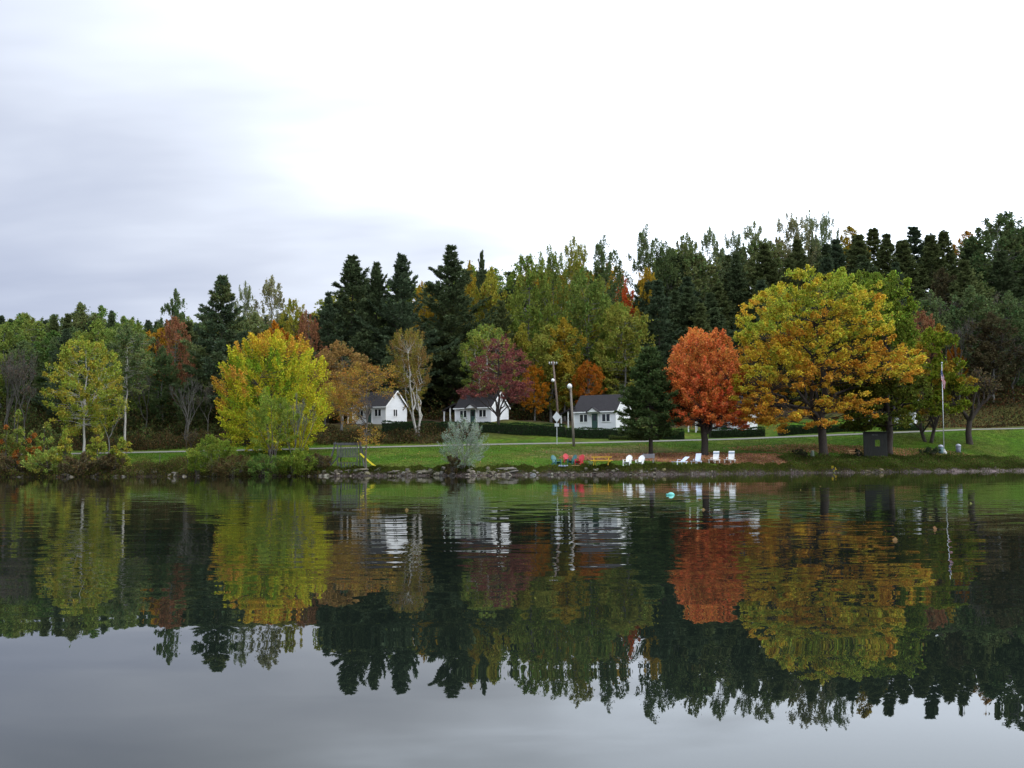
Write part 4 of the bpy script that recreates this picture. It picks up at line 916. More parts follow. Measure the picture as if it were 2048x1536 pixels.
# ------------------------------------------------------------------ cottages
def lmesh(mb): return mb
def cottage(u_left, vbase, Yc, label, theta=30, rz=None):
    Wd, Dp, hw, hr = 6.3, 4.7, 2.45, 2.15; ov = .28
    base = P(u_left, vbase, Yc); z = base.z
    root = empty('cottage', (base.x, Yc, z), math.radians(-theta) if rz is None else rz)   # local x along the front, local y to the back
    tag(root, label, 'cottage', 'white cottages on the hillside')
    root.rotation_euler = (0, 0, math.radians(theta) * -1)
    # local frame: front wall on y=0, x 0..Wd ; gable end at x=Wd faces right
    wl = MB(); 
    poly = [(0, -1.0), (Dp, -1.0), (Dp, hw), (Dp / 2, hw + hr), (0, hw)]
    n = 5
    vs = [(0, y, zz_) for y, zz_ in poly] + [(Wd, y, zz_) for y, zz_ in poly]
    wl.add(vs, [tuple(range(n)), tuple(range(2 * n - 1, n - 1, -1)), (0, 5, 9, 4), (1, 2, 7, 6), (0, 1, 6, 5)])
    body = wl.build('wall', WHITE, root)
    cl = MB()      # clapboard lines, proud of the wall
    for i in range(14):
        zc = .1 + i * .17
        cl.box((Wd / 2, -.012, zc), (Wd - .02, .02, .022)); cl.box((Wd + .012, Dp / 2, zc), (.02, Dp - .02, .022))
    cl.build('siding', WHITE, body)
    for x, y in ((0, 0), (Wd, 0), (Wd, Dp)):
        cb_ = MB(); cb_.box((x, y, hw / 2 - .1), (.16, .16, hw + .15)); cb_.build('corner_board', TRIM, body)
    # roof
    rf = MB(); sl_ = hr / (Dp / 2); t = .12
    for s in (0, 1):
        y0 = -ov if s == 0 else Dp + ov; yr_ = Dp / 2; z0 = hw - ov * sl_ + .05; z1 = hw + hr + .05
        vs = []
        for x in (-ov * .6, Wd + ov):
            vs += [(x, y0, z0), (x, yr_, z1), (x, yr_, z1 + t), (x, y0, z0 + t)]
        f = [(0, 1, 2, 3), (7, 6, 5, 4), (0, 4, 5, 1), (3, 2, 6, 7), (0, 3, 7, 4)]
        rf.add(vs, f)
    roof = rf.build('roof', ROOF, root)
    fb = MB(); fb.box((Wd / 2, -ov - .015, hw - ov * sl_ + .06), (Wd + ov * 1.6, .03, .16))
    for s in (-1, 1):
        y0 = -ov if s < 0 else Dp + ov
        fb.beam((Wd + ov + .02, y0, hw - ov * sl_ + .04), (Wd + ov + .02, Dp / 2, hw + hr + .05), .03, .2)
    fb.build('fascia', TRIM, roof)
    def window(cx_, w_, h_, zc, side='front', panes=2):
        wr = empty('window', (cx_, -.02, zc)) if side == 'front' else empty('window', (Wd + .02, cx_, zc), math.pi / 2)
        wr.parent = root
        gl = MB()
        for i in range(panes):
            pw = (w_ - .1 * (panes - 1)) / panes; gl.box((-w_ / 2 + pw / 2 + i * (pw + .1), -.02, 0), (pw, .02, h_))
        gl.build('pane', GLASS, wr)
        fr = MB(); e = .08
        fr.box((0, -.035, h_ / 2 + e / 2), (w_ + 2 * e, .07, e)); fr.box((0, -.045, -h_ / 2 - e / 2), (w_ + 2 * e + .06, .09, e))
        for s in (-1, 1): fr.box((s * (w_ / 2 + e / 2), -.035, 0), (e, .068, h_))
        for i in range(1, panes): fr.box((-w_ / 2 + i * (w_ + .1) / panes - .05, -.035, 0), (.1, .066, h_))
        fr.build('frame', TRIM, wr)
    window(1.45, 1.15, 1.0, 1.45); window(4.85, 1.15, 1.0, 1.45); window(2.1, .8, .95, 1.45, 'side')
    dr = MB(); dr.box((0, -.04, 1.02), (.9, .06, 2.04)); door = dr.build('door', DOOR, root, (3.15, 0, 0))
    g2 = MB(); g2.box((0, -.075, 1.45), (.5, .012, .7)); g2.build('pane', GLASS, door)
    kn = MB(); kn.lathe([(.0, 0), (.035, .01), (.035, .05), (.0, .06)], 8, (.34, -.1, .95)); kn.build('handle', SILVER, door)
    dfm = MB(); dfm.box((-.52, -.05, 1.05), (.12, .08, 2.14)); dfm.box((.52, -.05, 1.05), (.12, .08, 2.14)); dfm.box((0, -.05, 2.16), (1.16, .082, .12)); dfm.build('frame', TRIM, door)
    # gabled door hood on brackets
    hd = MB(); hx = 3.15
    hd.prism([(hx - .85, 2.24), (hx + .85, 2.24), (hx, 2.8)], -.82, -.02); hood = hd.build('door_hood', TRIM, root)
    hr_ = MB()
    for s in (-1, 1): hr_.beam((hx + s * .97, -.45, 2.2), (hx, -.45, 2.86), .95, .06)
    hr_.build('hood_roof', ROOF, hood)
    bk = MB()
    for s in (-1, 1): bk.beam((hx + s * .66, -.04, 1.75), (hx + s * .66, -.7, 2.22), .07, .07)
    bk.build('bracket', TRIM, hood)
    # open lean-to porch on the left end
    pr = MB(); pw = 2.1
    x0 = -pw; zt = hw + .45; zb_ = hw - .55
    vs = []
    for y in (-.25, Dp * .8):
        vs += [(x0 - .2, y, zb_), (0 - .01, y, zt), (0 - .01, y, zt + .2), (x0 - .2, y, zb_ + .2)]
    pr.add(vs, [(0, 1, 2, 3), (7, 6, 5, 4), (0, 4, 5, 1), (3, 2, 6, 7), (0, 3, 7, 4), (1, 5, 6, 2)])
    porch = pr.build('porch_roof', ROOF, root)
    for x, y in ((-pw + .05, 0), (-.95, 0), (-pw + .05, Dp * .75)):
        zh = zb_ + (zt - zb_) * (x + pw + .2) / (pw + .2)
        m = MB(); m.box((0, 0, zh / 2 - .3), (.15, .15, zh + .55)); m.build('porch_post', TRIM, root, (x, y, 0))
    st = MB(); st.box((3.15, -.5, -.12), (1.3, .9, .22)); st.box((3.15, -1.05, -.3), (1.3, .4, .2)); st.build('step', paint('concrete', (.3, .29, .27), .9), root)
    return root
cottage(706, 847, 156, 'white cottage farthest left, half hidden by golden-brown leaves', 33)
cottage(911, 848, 157, 'white cottage with crimson maple over its roof', 31)
cottage(1149, 858, 146, 'white cottage partly behind the dark spruce', 30)
cottage(1405, 861, 147, 'white cottage hidden behind the red maple', 30)
cottage(1737, 860, 150, 'white cottage farthest right, shaded under the green maple', 30)

# ------------------------------------------------------------------ poles, sign, flag
def u_px(u, v, Y): return P(u, v, Y)
p = ground(1148, 893); Yd = p.y; t = P(1141, 771, Yd)
root = empty('lamp_post', p); tag(root, 'wooden lamp post with round white lamp beside the road', 'lamp post')
m = MB(); m.sm = True; top = t - p; m.tube([(0, 0, -.3), (top.x * .5, 0, top.z * .5), (top.x, 0, top.z)], [.17, .145, .12], 10); m.build('pole', POLEW, root)
m = MB(); m.sm = True; m.tube([(top.x, 0, top.z - .25), (top.x - .12, -.25, top.z - .02), (top.x - .13, -.42, top.z + .02)], .035, 6); arm = m.build('arm', SILVER, root)
m = MB(); m.sm = True; m.lathe([(.02, -.32), (.17, -.30), (.27, -.16), (.30, 0), (.26, .16), (.14, .28), (.03, .32)], 14, (top.x - .13, -.42, top.z - .12)); m.build('lamp_globe', flat('white_glass', (.68, .69, .68), .25, .03), root)
# leaning utility pole
a = onground(1119, 144.5); t = P(1106, 722, 144.5)
root = empty('utility_pole', a); tag(root, 'tall leaning utility pole with crossarm behind the hedge', 'utility pole')
top = t - a; m = MB(); m.sm = True; m.tube([(0, 0, -.4), (top.x * .45, 0, top.z * .5), (top.x, 0, top.z)], [.18, .15, .11], 10); m.build('pole', paint('reddish_pole_wood', (.15, .11, .09), .9, .35, 5), root)
m = MB(); m.box((top.x, 0, top.z - .45), (1.1, .08, .1)); ca = m.build('crossarm', GREYWOOD, root)
for dx in (-.5, -.2, .2, .5):
    m = MB(); m.sm = True; m.lathe([(.03, 0), (.08, .05), (.05, .1), (.09, .15), (.04, .26), (.01, .27)], 10, (top.x + dx, 0, top.z - .39)); m.build('insulator', flat('porcelain', (.6, .6, .62), .3), root)
q = P(1107, 761, 144.5) - a
m = MB(); m.sm = True; m.tube([(q.x + .12, 0, q.z - .3), (q.x - .1, -.3, q.z)], .03, 6); m.build('arm', SILVER, root)
m = MB(); m.sm = True; m.lathe([(.02, -.27), (.15, -.24), (.23, -.12), (.25, 0), (.2, .14), (.05, .24)], 12, (q.x - .1, -.4, q.z)); m.build('lamp_globe', flat('white_lamp_glass', (.68, .69, .68), .25, .03), root)
# diamond sign
p = ground(1114, 889); Yd = p.y; k = Yd / F
root = empty('road_sign', p); tag(root, 'pale diamond-shaped road sign seen from behind, by the road', 'road sign')
zc = (889 - 834) * k
m = MB(); m.tube([(0, 0, -.2), (0, 0, zc + .35)], .04, 8); m.build('post', SILVER, root)
m = MB(); s = 11 * k; m.prism([(0, zc - s), (s * .78, zc), (0, zc + s), (-s * .78, zc)], -.075, -.055); m.build('sign_panel', SILVER, root)
m = MB(); m.prism([(-.26, zc - s - .5), (.26, zc - s - .5), (.26, zc - s - .12), (-.26, zc - s - .12)], -.073, -.053); m.build('small_plate', SILVER, root)
# flagpole and flag
p = ground(1888, 906); Yd = p.y; t = P(1883.5, 727, Yd); top = t - p
root = empty('flagpole', p); tag(root, 'tall thin white flagpole on the right lawn', 'flagpole')
m = MB(); m.sm = True; m.tube([(0, 0, -.2), (top.x, 0, top.z)], [.06, .035], 10); m.build('pole', SILVER, root)
m = MB(); m.sm = True; m.lathe([(.01, -.1), (.09, -.05), (.1, 0), (.07, .07), (.01, .1)], 10, (top.x, 0, top.z + .08)); m.build('finial', SILVER, root)
m = MB(); m.lathe([(.32, -.1), (.32, .12), (.22, .2), (.16, .42), (.05, .45)], 12, (0, 0, 0)); m.build('base', flat('concrete_base', (.4, .4, .38), .9), root)
# limp flag
nu, nv = 57, 26; V = []; C = []
for j in range(nv + 1):
    for i in range(nu + 1):
        a = i / nu; b_ = j / nv       # a along the fly, b down the hoist
        fold = math.sin(a * 15) * .07 * (a + .1)
        x = (a ** .55) * .46 * (1 - .35 * b_) + fold * .6; y = -.06 + math.cos(a * 15 + b_) * .09 * (a * .9 + .1)
        z = -b_ * 1.25 * (1 - .25 * a) - a * 1.45
        V.append((x, y, z))
Fq = []; FC = []
for j in range(nv):
    for i in range(nu):
        k0 = j * (nu + 1) + i; Fq.append((k0, k0 + 1, k0 + nu + 2, k0 + nu + 1))
        if i < nu * .4 and j < 14: FC.append((.8, .8, .8, 1) if (i % 4 == 1 and j % 3 == 1) else (.03, .045, .14, 1))
        else: FC.append((.45, .03, .04, 1) if (j // 2) % 2 == 0 else (.7, .68, .68, 1))
me = npmesh('flag', V, Fq, None, True); at = me.attributes.new('Col', 'FLOAT_COLOR', 'FACE'); at.data.foreach_set('color', np.array(FC, dtype=np.float32).ravel())
f = link('flag', me, leafmat('flag_cloth', .15), None, (p.x + top.x * .93 - .16, p.y - .02, p.z + top.z * .93)); tag(f, 'limp striped flag with blue canton hanging on the flagpole', 'flag')

# ------------------------------------------------------------------ playset
p = ground(700, 938, 98); Yd = p.y; k = Yd / F
root = empty('playset', (p.x, p.y, p.z), .10); tag(root, 'weathered grey wooden climbing frame with yellow slide on the bank', 'playset')
X_ = lambda u: (u - 700) * k; Z_ = lambda v: (938 - v) * k
for i, (x, y) in enumerate(((X_(675), 0), (X_(714), 0), (X_(680), 1.6), (X_(718), 1.6))):
    m = MB(); m.box((0, 0, Z_(886) / 2 - .1), (.11, .11, Z_(886) + .2)); m.build('post', GREYWOOD, root, (x, y, 0))
for x in (X_(675), X_(714)):
    s = -1 if x < 0 else 1
    m = MB(); m.beam((x + s * .25, .8, Z_(884)), (x + s * .95 if s < 0 else x + .75, -.3, -.05), .1, .1); m.beam((x + s * .25, .8, Z_(884)), (x + s * .95, 1.9, .1), .1, .1); m.build('leg', GREYWOOD, root)
m = MB(); m.beam((X_(666), .8, Z_(887)), (X_(722), .8, Z_(887)), .14, .16); m.build('top_beam', GREYWOOD, root)
m = MB(); m.beam((X_(676), 0, Z_(889)), (X_(716), 0, Z_(889)), .07, .14); m.beam((X_(676), 1.6, Z_(889)), (X_(716), 1.6, Z_(889)), .07, .14); m.build('rail', GREYWOOD, root)
m = MB()
n_ = 11
for i in range(n_): m.box((X_(678) + (X_(711) - X_(678)) * i / (n_ - 1), -.02, (Z_(895) + Z_(913)) / 2), (.10, .03, Z_(895) - Z_(913)))
m.build('upper_panel', GREYWOOD, root)
m = MB()
for i in range(7): m.box((X_(678) + (X_(711) - X_(678)) * i / 6, -.02, (Z_(926) + Z_(938)) / 2), (.10, .03, Z_(926) - Z_(938)))
m.box((X_(694), -.055, Z_(926)), (X_(714) - X_(675), .03, .08)); m.build('lower_panel', GREYWOOD, root)
m = MB(); m.box((X_(695), .8, Z_(914)), (X_(716) - X_(674), 1.7, .07)); m.build('platform', GREYWOOD, root)
m = MB()
for y in (.1, .7): m.beam((X_(655), y - .2, -.05), (X_(678), y, Z_(911)), .06, .1)
for i in range(1, 7):
    t = i / 7; m.beam((X_(655) + (X_(678) - X_(655)) * t, -.1, Z_(911) * t), (X_(655) + (X_(678) - X_(655)) * t, .55, Z_(911) * t), .05, .05)
m.build('ladder', GREYWOOD, root)
YEL = flat('yellow_plastic', (.75, .62, .02), .35)
m = MB(); pts = [(X_(720) + (X_(752) - X_(720)) * t, .3, Z_(911) * (1 - t) ** 1.15 + .12) for t in np.linspace(0, 1, 9)]
for a, b_ in zip(pts[:-1], pts[1:]):
    m.beam(a, b_, .55, .04)
    for s in (-.28, .28): m.beam((a[0], a[1] + s, a[2] + .07), (b_[0], b_[1] + s, b_[2] + .07), .04, .16)
m.build('slide', YEL, root)

# ------------------------------------------------------------------ chairs, tables, loungers
def adirondack(u, v, label, mat, rz, sc=1.0, group=None, dy=0):
    p = ground(u, v, 98); p = onground(u, p.y + dy); root = empty('garden_chair', p, rz); root.scale = (sc,) * 3; tag(root, label, 'garden chair', group)
    m = MB()     # seat slats, chair faces -y
    for i in range(6): m.box((0, -.32 + i * .11, .38 - i * .028), (.54, .095, .025), rx=-.25)
    m.build('seat', mat, root)
    m = MB()
    for i in range(7):
        x = (i - 3) * .083; h = .86 - abs(i - 3) ** 2 * .022
        m.beam((x * .9, .20, .27), (x * 1.12, .20 + h * .42, .27 + h * .9), .078, .022)
    m.beam((-.27, .275, .33), (.27, .275, .33), .05, .05); m.beam((-.31, .44, .70), (.31, .44, .70), .05, .04)
    m.build('backrest', mat, root)
    for s in (-1, 1):
        m = MB(); m.box((s * .34, 0.02, .585), (.15, .78, .028)); m.build('armrest', mat, root, (0, 0, 0))
        m = MB(); m.box((s * .32, -.34, .285), (.05, .13, .58)); m.build('leg', mat, root)
        m = MB(); m.beam((s * .29, -.38, .36), (s * .29, .50, .05), .035, .14); m.build('leg', mat, root)
    return root
WP = flat('white_plastic', (.78, .78, .75), .4, .06); TEAL = flat('teal_paint', (.03, .13, .13), .5); RED = flat('red_paint', (.45, .02, .03), .5)
GW = 'garden chairs on the lawn'
adirondack(1255, 932, 'white slatted garden chair nearer the yellow picnic table', WP, math.radians(-28), 1.02, GW)
adirondack(1280, 932, 'white slatted garden chair in front of the grey bench', WP, math.radians(-28), 1.02, GW)
adirondack(1112, 931, 'teal garden chair, leftmost by the fire pit', TEAL, math.radians(35), 1.0, GW)
adirondack(1133, 927, 'low red garden chair between the two teal ones', RED, math.radians(10), .9, GW, .8)
adirondack(1144, 929, 'teal garden chair beside the fire pit, right of a red one', TEAL, math.radians(-45), .95, GW)
adirondack(1159, 930, 'bright red garden chair, rightmost by the fire pit', RED, math.radians(-35), 1.0, GW)
def picnic(u, v, mat, label, ln=1.9, sc=1.0, rz=0., dy=0):
    p = ground(u, v, 98); p = onground(u, p.y + dy); root = empty('picnic_table', p, rz); root.scale = (sc,) * 3; tag(root, label, 'picnic table')
    m = MB()
    for i in range(5): m.box((0, -.3 + i * .15, .75), (ln, .135, .07))
    m.build('tabletop', mat, root)
    for s in (-1, 1):
        m = MB()
        for i in (-1, 1): m.box((0, s * .68 + i * .07, .44), (ln, .13, .07))
        m.build('bench', mat, root)
    for x in (-ln / 2 + .25, ln / 2 - .25):
        m = MB(); m.beam((x, -.22, .73), (x, -.62, 0), .05, .1); m.beam((x, .22, .73), (x, .62, 0), .05, .1); m.beam((x + .05, -.75, .38), (x + .05, .75, .38), .05, .1); m.beam((x + .05, -.32, .7), (x + .05, .32, .7), .05, .08); m.build('leg_frame', mat, root)
    return root
picnic(1203, 931, flat('yellow_painted_wood', (.62, .38, .02), .6), 'yellow picnic table on the lawn edge', 1.8, 1.1, math.radians(-12))
picnic(1706, 913, flat('tan_wood', (.42, .25, .11), .7), 'tan picnic table between the golden maple and the wooden board', 1.7, .9, math.radians(8))
# grey bench
p = ground(1296, 926); root = empty('park_bench', p, math.radians(-20)); tag(root, 'grey slatted bench right behind a white chair', 'bench')
m = MB(); [m.box((0, -.2 + i * .12, .42), (1.25, .1, .03)) for i in range(4)]; m.build('seat', GREYWOOD, root)
BEN = flat('grey_bench_wood', (.22, .21, .22), .8)
m = MB(); [m.box((0, .26 + i * .02, .55 + i * .11), (1.25, .03, .09)) for i in range(4)]; m.build('backrest', BEN, root)
for s in (-1, 1):
    m = MB(); m.box((s * .55, -.15, .2), (.06, .06, .42)); m.build('leg', BEN, root)
    m = MB(); m.beam((s * .55, .2, 0), (s * .55, .34, .95), .06, .06); m.build('leg', BEN, root)
# small things near the fire pit
p = ground(1127, 934, 98); root = empty('fire_pit', p); tag(root, 'low ring of blue-grey stones between the red and teal chairs', 'fire pit')
for i in range(9):
    a = i * 6.283 / 9; m = MB(); m.sm = True; m.lathe([(.03, 0), (.14, .03), (.15, .13), (.08, .2), (.02, .21)], 7, (math.cos(a) * .42, math.sin(a) * .35, -.02)); m.build('stone', flat('blue_grey_stone', (.18, .21, .27), .9), root)
m = MB(); m.sm = True
p = ground(1150, 934, 98); m.tube([(-.5, 0, .09), (.55, .1, .1)], [.1, .085], 9); tag(m.build('log', flat('cut_log', (.22, .13, .07), .9), None, p), 'short brown log lying before the rightmost red chair', 'log')
p = ground(1181, 932); root = empty('folding_stool', p, .4); tag(root, 'small light grey folding stool left of the yellow table', 'stool')
GS = flat('grey_canvas', (.35, .38, .38), .8)
m = MB(); m.box((0, 0, .42), (.42, .36, .03)); m.build('seat', GS, root)
for s in (-1, 1):
    m = MB(); m.beam((-.18, s * .16, 0), (.18, s * .16, .41), .03, .03); m.build('leg', GS, root)
    m = MB(); m.beam((.18, s * .13, 0), (-.18, s * .13, .41), .03, .03); m.build('leg', GS, root)
def lounger(u, v, label, back, mat, rz, strap=None, sc=1.0):
    p = ground(u, v, 98); root = empty('sun_lounger', p, rz); root.scale = (sc,) * 3; tag(root, label, 'sun lounger', 'white loungers on the lawn edge')
    # faces -y (towards the lake); foot end at -y
    m = MB(); [m.box((0, -1.15 + i * .16, .32), (.58, .14, .03)) for i in range(8)]; m.build('seat', mat, root)
    m = MB(); bl = .85; c_, s_ = math.cos(back), math.sin(back)
    for i in range(6):
        t0 = i * bl / 6 + .02; t1 = t0 + bl / 6 - .02
        m.beam((0, .08 + t0 * c_, .34 + t0 * s_), (0, .08 + t1 * c_, .34 + t1 * s_), .60, .03)
    m.build('backrest', mat, root)
    if strap:
        m = MB(); t0, t1 = bl * .68, bl * .80; m.beam((0, .06 + t0 * c_ - .02 * s_, .35 + t0 * s_ + .02), (0, .06 + t1 * c_ - .02 * s_, .35 + t1 * s_ + .02), .61, .03); m.build('strap', strap, root)
    m = MB()
    for s in (-1, 1): m.beam((s * .31, -1.2, .30), (s * .31, .5, .30), .05, .07); 
    m.build('frame', mat, root)
    for s in (-1, 1):
        for y in (-1.0, .3):
            m = MB(); m.box((s * .30, y, .13), (.05, .06, .3)); m.build('leg', mat, root)
    for s in (-1, 1):
        m = MB(); m.box((s * .36, -.05, .52), (.06, .5, .03)); m.beam((s * .36, -.25, .3), (s * .36, -.25, .51), .04, .04); m.build('armrest', mat, root)
    return root
WB = flat('bluish_white_plastic', (.62, .68, .80), .45, .05); BST = flat('blue_grey_strap', (.25, .33, .42), .6)
lounger(1364, 929.5, 'bluish white lounger with back laid low, leftmost of four', math.radians(32), WB, math.radians(-52), None, 1.0)
lounger(1395, 928, 'bluish white lounger with raised back, in front of the red maple trunk', math.radians(66), WB, math.radians(-30), None, .95)
lounger(1431, 926, 'white lounger with blue-grey strap, just right of the red maple trunk', math.radians(72), WP, math.radians(-30), BST, 1.05)
lounger(1462, 925.5, 'white lounger with blue-grey strap, rightmost of four', math.radians(74), WP, math.radians(-30), BST, 1.05)

# ------------------------------------------------------------------ things right of the big maple
bush('round_shrub', 1597, 917, 899, 30, 'bare', 'small dark rounded shrub left of the golden maple trunk', 4000, 71, .2, (.12, .07), ncl=30, colorf=lambda c, rs, i: mix3((.05, .04, .03), (.05, .06, .03), rs.uniform()))
bush('round_shrub', 1862, 908, 892, 44, 'green', 'low dark green plants at the foot of the forked tree', 4000, 72, .4, (.12, .07), ncl=30, colorf=lambda c, rs, i: mix3((.04, .06, .03), (.05, .06, .03), rs.uniform()), dy=-1)
bush('round_shrub', 1716, 916, 898, 16, 'green', 'tiny dark bush at the left foot of the wooden board', 2500, 73, .3, (.1, .06), ncl=20, colorf=lambda c, rs, i: (.03, .035, .02))
p = ground(1625, 916); m = MB(); m.sm = True; m.lathe([(.20, -.1), (.22, .1), (.19, .55), (.20, .7), (.15, .78), (.02, .82)], 12)
tag(m.build('bollard', flat('grey_green_stone', (.14, .17, .13), .9, .3), None, p), 'grey-green stone bollard beside the golden maple trunk', 'bollard')
# wooden board shelter with a small opening
p = ground(1752, 917); Yd = p.y; k = Yd / F; root = empty('board_shelter', p, .05); tag(root, 'dark grey wooden board wall with small opening, left of the green maple trunk', 'board wall')
DW = paint('dark_weathered_boards', (.026, .027, .024), .95, .4, 5, .3, (6, 1, .5)); hw_ = 23 * k; ht = 52 * k
m = MB(); o0, o1, q0, q1 = -1 * k, 9 * k, 24 * k, 37 * k
def boards(x0, x1, z0, z1):
    nb = max(1, int((x1 - x0) / .16)); 
    for i in range(nb):
        a = x0 + (x1 - x0) * i / nb; b2 = x0 + (x1 - x0) * (i + 1) / nb
        m.box(((a + b2) / 2, (i % 2) * .006, (z0 + z1) / 2), (b2 - a - .012, .04, z1 - z0))
boards(-hw_, o0, 0, ht); boards(o1, hw_, 0, ht); boards(o0, o1, 0, q0); boards(o0, o1, q1, ht); m.build('wall', DW, root)
m = MB(); m.box((0, -.02, ht + .04), (2 * hw_ + .2, .5, .08)); m.build('roof', DW, root)
for x in (-hw_, hw_):
    m = MB(); m.box((x, .05, ht / 2 - .1), (.12, .12, ht + .2)); m.build('post', DW, root)
m = MB()
for x, w_ in ((-.35, .05), (-.26, .05), (-.17, .05), (-.02, .05), (.09, .05), (.2, .05)): m.box((x, -.035, ht - .3 + (.02 if int(x * 50) % 2 else 0)), (w_, .012, .12))
m.build('faded_sign', flat('faded_lettering', (.09, .09, .085), .8), root)
def bin_(u, v, label, col):
    p = ground(u, v); root = empty('litter_bin', p); tag(root, label, 'litter bin')
    m = MB(); m.sm = True; m.lathe([(.24, -.05), (.26, .05), (.29, .72)], 16); m.build('barrel', flat('bin_paint', col, .6), root)
    m = MB(); m.sm = True; m.lathe([(.31, .72), (.32, .78), (.24, .93), (.08, 1.0), (.02, 1.01)], 16); m.build('lid', flat('bin_lid', (.30, .31, .36), .5), root)
bin_(1882, 907, 'grey-lidded teal litter bin touching the flagpole foot', (.06, .12, .13))
bin_(1917, 905, 'grey rounded litter bin a few steps right of the flagpole', (.10, .11, .14))
for i, (u, v, h, lab) in enumerate([(183, 932, 1.2, 'thin dark fence post, leftmost on the left grass'), (257, 934, 1.25, 'thin dark fence post below the slim grey-trunked poplar'), (319, 932, 1.35, 'thin dark fence post above the left rock pile')]):
    p = ground(u, v, 98); m = MB(); m.tube([(0, 0, -.2), (.02, 0, h)], .035, 6); tag(m.build('fence_post', TWIG, None, p), lab, 'fence post')
# yellow leafy tuft and pale stump at the waterline
bush('yellow_tuft', 1665, 944, 934, 12, 'yellow', 'tiny yellow tuft on the beach below the golden maple', 600, 75, .2, (.06, .04), ncl=12)

# ------------------------------------------------------------------ rocks
def rockmesh(seed, flat_):
    import bmesh
    bm = bmesh.new(); bmesh.ops.create_icosphere(bm, subdivisions=3, radius=1.0); rs = np.random.RandomState(seed)
    pl = [(unit(rs.normal(size=(1, 3)))[0], rs.uniform(.55, .85)) for _ in range(9)]
    for v in bm.verts:
        c = np.array(v.co)
        for n_, d_ in pl:
            e = c.dot(n_) - d_
            if e > 0: c = c - n_ * e
        c += .03 * np.sin(c[[1, 2, 0]] * 9 + seed)
        v.co = c * np.array([1, .8, flat_])
    me = bpy.data.meshes.new('shore_rock'); bm.to_mesh(me); bm.free(); me.materials.append(STONE); return me
RM = [rockmesh(i, f_) for i, f_ in enumerate((.6, .45, .7, .35, .55, .8))]
def rock(x, y, z, s, label, col, group, rz=None, sx=1.0, k=None, name='shore_rock'):
    o = bpy.data.objects.new(name, RM[k if k is not None else R.randrange(len(RM))]); COL.objects.link(o)
    o.location = (x, y, z); o.scale = (s * sx, s, s); o.rotation_euler = (R.uniform(-.2, .2), R.uniform(-.2, .2), rz if rz is not None else R.uniform(0, 6.28)); o.color = (*col, 1)
    tag(o, label, 'rock', group); return o
def rc(): g_ = R.uniform(.55, 1.45); return (g_ * R.uniform(.97, 1.12), g_, g_ * R.uniform(.85, 1.0))
G1, G2, G3 = 'rocks of the left bank', 'rocks of the middle bank', 'stones at the far right of the bank'
def shore_pt(u, d):
    Yd = 104.
    for _ in range(12): x = ray(u, 950).x * Yd; ky, kz = knots(np.array([x])); Yd = ky[3][0] + d
    return ray(u, 950).x * Yd, Yd
# large recognisable ones (u, d from waterline, size, stretch, colour, label)
for u, d, s, sx, kk, col, lab in [
    (850, 1.0, .55, 1.9, 1, (1.3, 1.25, 1.05), 'long pale slab left of the silvery shrub, largest there'),
    (876, .9, .42, 1.2, 0, (1.3, 1.25, 1.05), 'pale rounded boulder at the left foot of the silvery shrub'),
    (790, 1.3, .38, 3.2, 3, (1.1, 1.0, .9), 'long flat slab right of the slide end'),
    (720, 1.5, .40, 2.6, 3, (1.25, 1.2, 1.0), 'flat slab under the thin golden tree'),
    (735, .8, .38, 1.2, 0, (1.2, 1.15, .8), 'tan wedge-shaped boulder below the thin golden tree'),
    (817, .9, .30, 1.0, 5, (1.2, 1.1, .95), 'upright pale stone left of the long pale slab'),
    (1010, 1.5, .40, 3.4, 3, (1.0, .98, .95), 'long flat grey ledge below the lawn, right of the silvery shrub'),
    (1022, .8, .40, 2.2, 3, (.95, .93, .92), 'smooth grey slab beneath the long ledge'),
    (967, .9, .34, 1.3, 2, (1.2, 1.1, .9), 'tan stone left of the smooth grey slab'),
    (1067, .4, .30, 1.1, 4, (1.1, 1.2, 1.4), 'bluish-grey stone at the water right of the ledge'),
    (1328, 1.2, .26, .9, 5, (1.9, 1.8, 1.0), 'pale yellowish knobbly stone below the leftmost lounger'),
    (278, 1.0, .36, 1.5, 2, (1.5, 1.45, 1.3), 'pale tilted rock at the left end of the rock pile'),
    (310, 1.3, .42, 1.4, 0, (1.2, 1.15, 1.05), 'large grey rock in the middle of the left rock pile'),
    (332, 1.7, .40, 1.3, 4, (1.4, 1.35, 1.2), 'large pale rock on top of the left rock pile'),
    (355, 1.0, .38, 1.8, 1, (1.1, 1.05, 1.0), 'long grey rock at the right end of the left rock pile'),
    (370, .3, .22, 1.3, 4, (2.2, 2.1, 1.9), 'small white rock at the water below the thin bare tree'),
    (143, .3, .20, 1.6, 2, (2.8, 2.6, 2.2), 'small white rock at the water below the white-trunked poplar'),
    (1733, 1.4, .34, 1.8, 4, (1.1, .9, .8), 'brownish low rock on the beach before the wooden board'),
    (1762, 1.4, .30, 1.0, 2, (1.5, 1.3, .9), 'tan knobbly rock on the beach right of the brownish one')]:
    x, y = shore_pt(u, d); rock(x, y, tz(x, y) + s * .12 + max(0, .2 - tz(x, y)), s, lab, col, None, R.uniform(-.15, .15), sx, kk)
for i in range(95):
    u = R.uniform(-20, 640); x, y = shore_pt(u, R.uniform(.3, 1.9)); rock(x, y, tz(x, y) + .03, R.uniform(.14, .42), 'small tumbled grey-brown rock in the bank left of the playset', rc(), G1)
for i in range(170):
    u = R.uniform(640, 1310); x, y = shore_pt(u, R.uniform(.3, 1.8)); rock(x, y, tz(x, y) + .02, R.uniform(.12, .26 if u > 1050 else .40), 'small tan or grey rock in the bank between playset and loungers', rc(), G2)
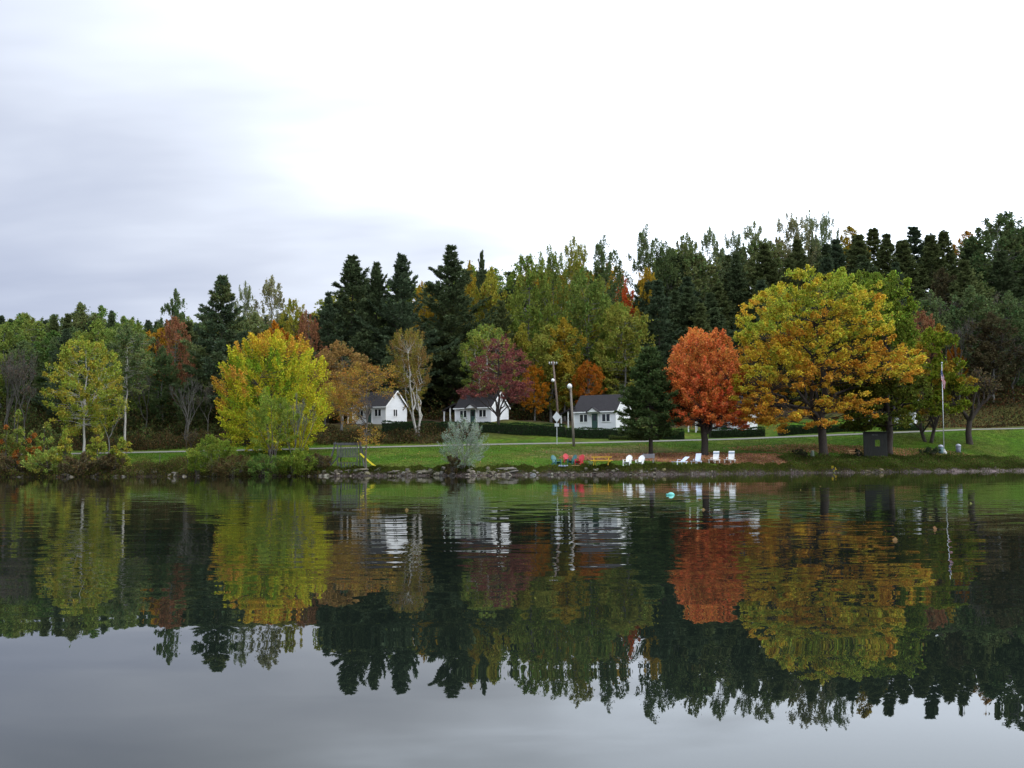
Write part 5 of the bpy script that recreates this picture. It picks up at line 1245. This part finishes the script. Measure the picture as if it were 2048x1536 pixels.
for i in range(26):
    u = R.uniform(1310, 2040); x, y = shore_pt(u, R.uniform(.6, 5.2)); rock(x, y, tz(x, y) + .01, R.uniform(.07, .18), 'small stone on the narrow gravel beach at the right', rc(), G3)
p = ground(389, 857, 138); rock(p.x, p.y, p.z + .7, .55, 'white boulder among brush left of the yellow maple', (3.0, 2.9, 2.6), None, .2, 1.2, 0, 'boulder')
# pebbles
rs = np.random.RandomState(5); n = 16000; x = rs.uniform(-26, 85, n); ky, kz = knots(x); bw = ky[5] - ky[3]
y = ky[3] + rs.uniform(-.5, 1, n) * np.minimum(bw * np.where(x < 45, .34, .45), 3.2); z = terr(x, y)
cc = jitter(np.array([(.12, .09, .075), (.10, .085, .078), (.15, .13, .11), (.08, .065, .055)])[rs.randint(4, size=n)], n, rs, .3, .06)
s = rs.uniform(.025, .075, n)[:, None]
oc = np.array([(1, 0, 0), (0, 1, 0), (-1, 0, 0), (0, -1, 0), (0, 0, .8), (0, 0, -.5)]); rot = rs.uniform(0, 6.28, n)
vx = oc[None] * s[:, None] * rs.uniform(.7, 1.4, (n, 6, 1)); c_, s_ = np.cos(rot)[:, None], np.sin(rot)[:, None]
V = np.stack([vx[..., 0] * c_ - vx[..., 1] * s_ + x[:, None], vx[..., 0] * s_ + vx[..., 1] * c_ + y[:, None], vx[..., 2] + z[:, None] + .01], -1).reshape(-1, 3)
ff = np.array([(0, 1, 4), (1, 2, 4), (2, 3, 4), (3, 0, 4), (1, 0, 5), (2, 1, 5), (3, 2, 5), (0, 3, 5)])
Fq = (ff[None] + (np.arange(n) * 6)[:, None, None]).reshape(-1, 3)
o = link('pebbles', npmesh('pebbles', V, Fq, np.repeat(cc, 6, 0)), leafmat('pebble_stone', 0.0)); tag(o, 'pinkish-brown pebbles along the waterline', 'pebbles', None, 'stuff')

# ------------------------------------------------------------------ turquoise float on the water
d = ray(1342, 990); tt = (WATER - CAMZ) / d.z; p = Vector((d.x * tt, tt, WATER)); root = empty('float', p, .2); root.scale = (.8, .8, .8); tag(root, 'small turquoise float drifting on the lake', 'float')
TQ = flat('turquoise_plastic', (.10, .42, .36), .3)
m = MB(); m.sm = True; m.lathe([(.02, -.08), (.10, -.07), (.15, 0), (.12, .07), (.05, .11), (.01, .115)], 14); b_ = m.build('body', TQ, root); b_.scale = (1.1, .9, 1)
m = MB(); m.sm = True; m.tube([(-.12, 0, .0), (-.19, 0, .035), (-.22, 0, .01)], [.04, .035, .02], 8); m.build('nozzle', TQ, root)

rs = np.random.RandomState(9); n = 16; y = rs.uniform(14, 95, n); x = rs.uniform(-.45, .45, n) * y
o = link('floating_leaves', leafmesh('floating_leaves', [leafquads(np.stack([x, y, np.full(n, WATER + .012)], 1), rs.normal(size=(n, 3)) * np.array([1, 1, .05]), .10, .07, jitter((.22, .16, .06), n, rs), rs)]), LEAF)
tag(o, 'few yellow-brown leaves floating on the lake', 'leaves', None, 'stuff')
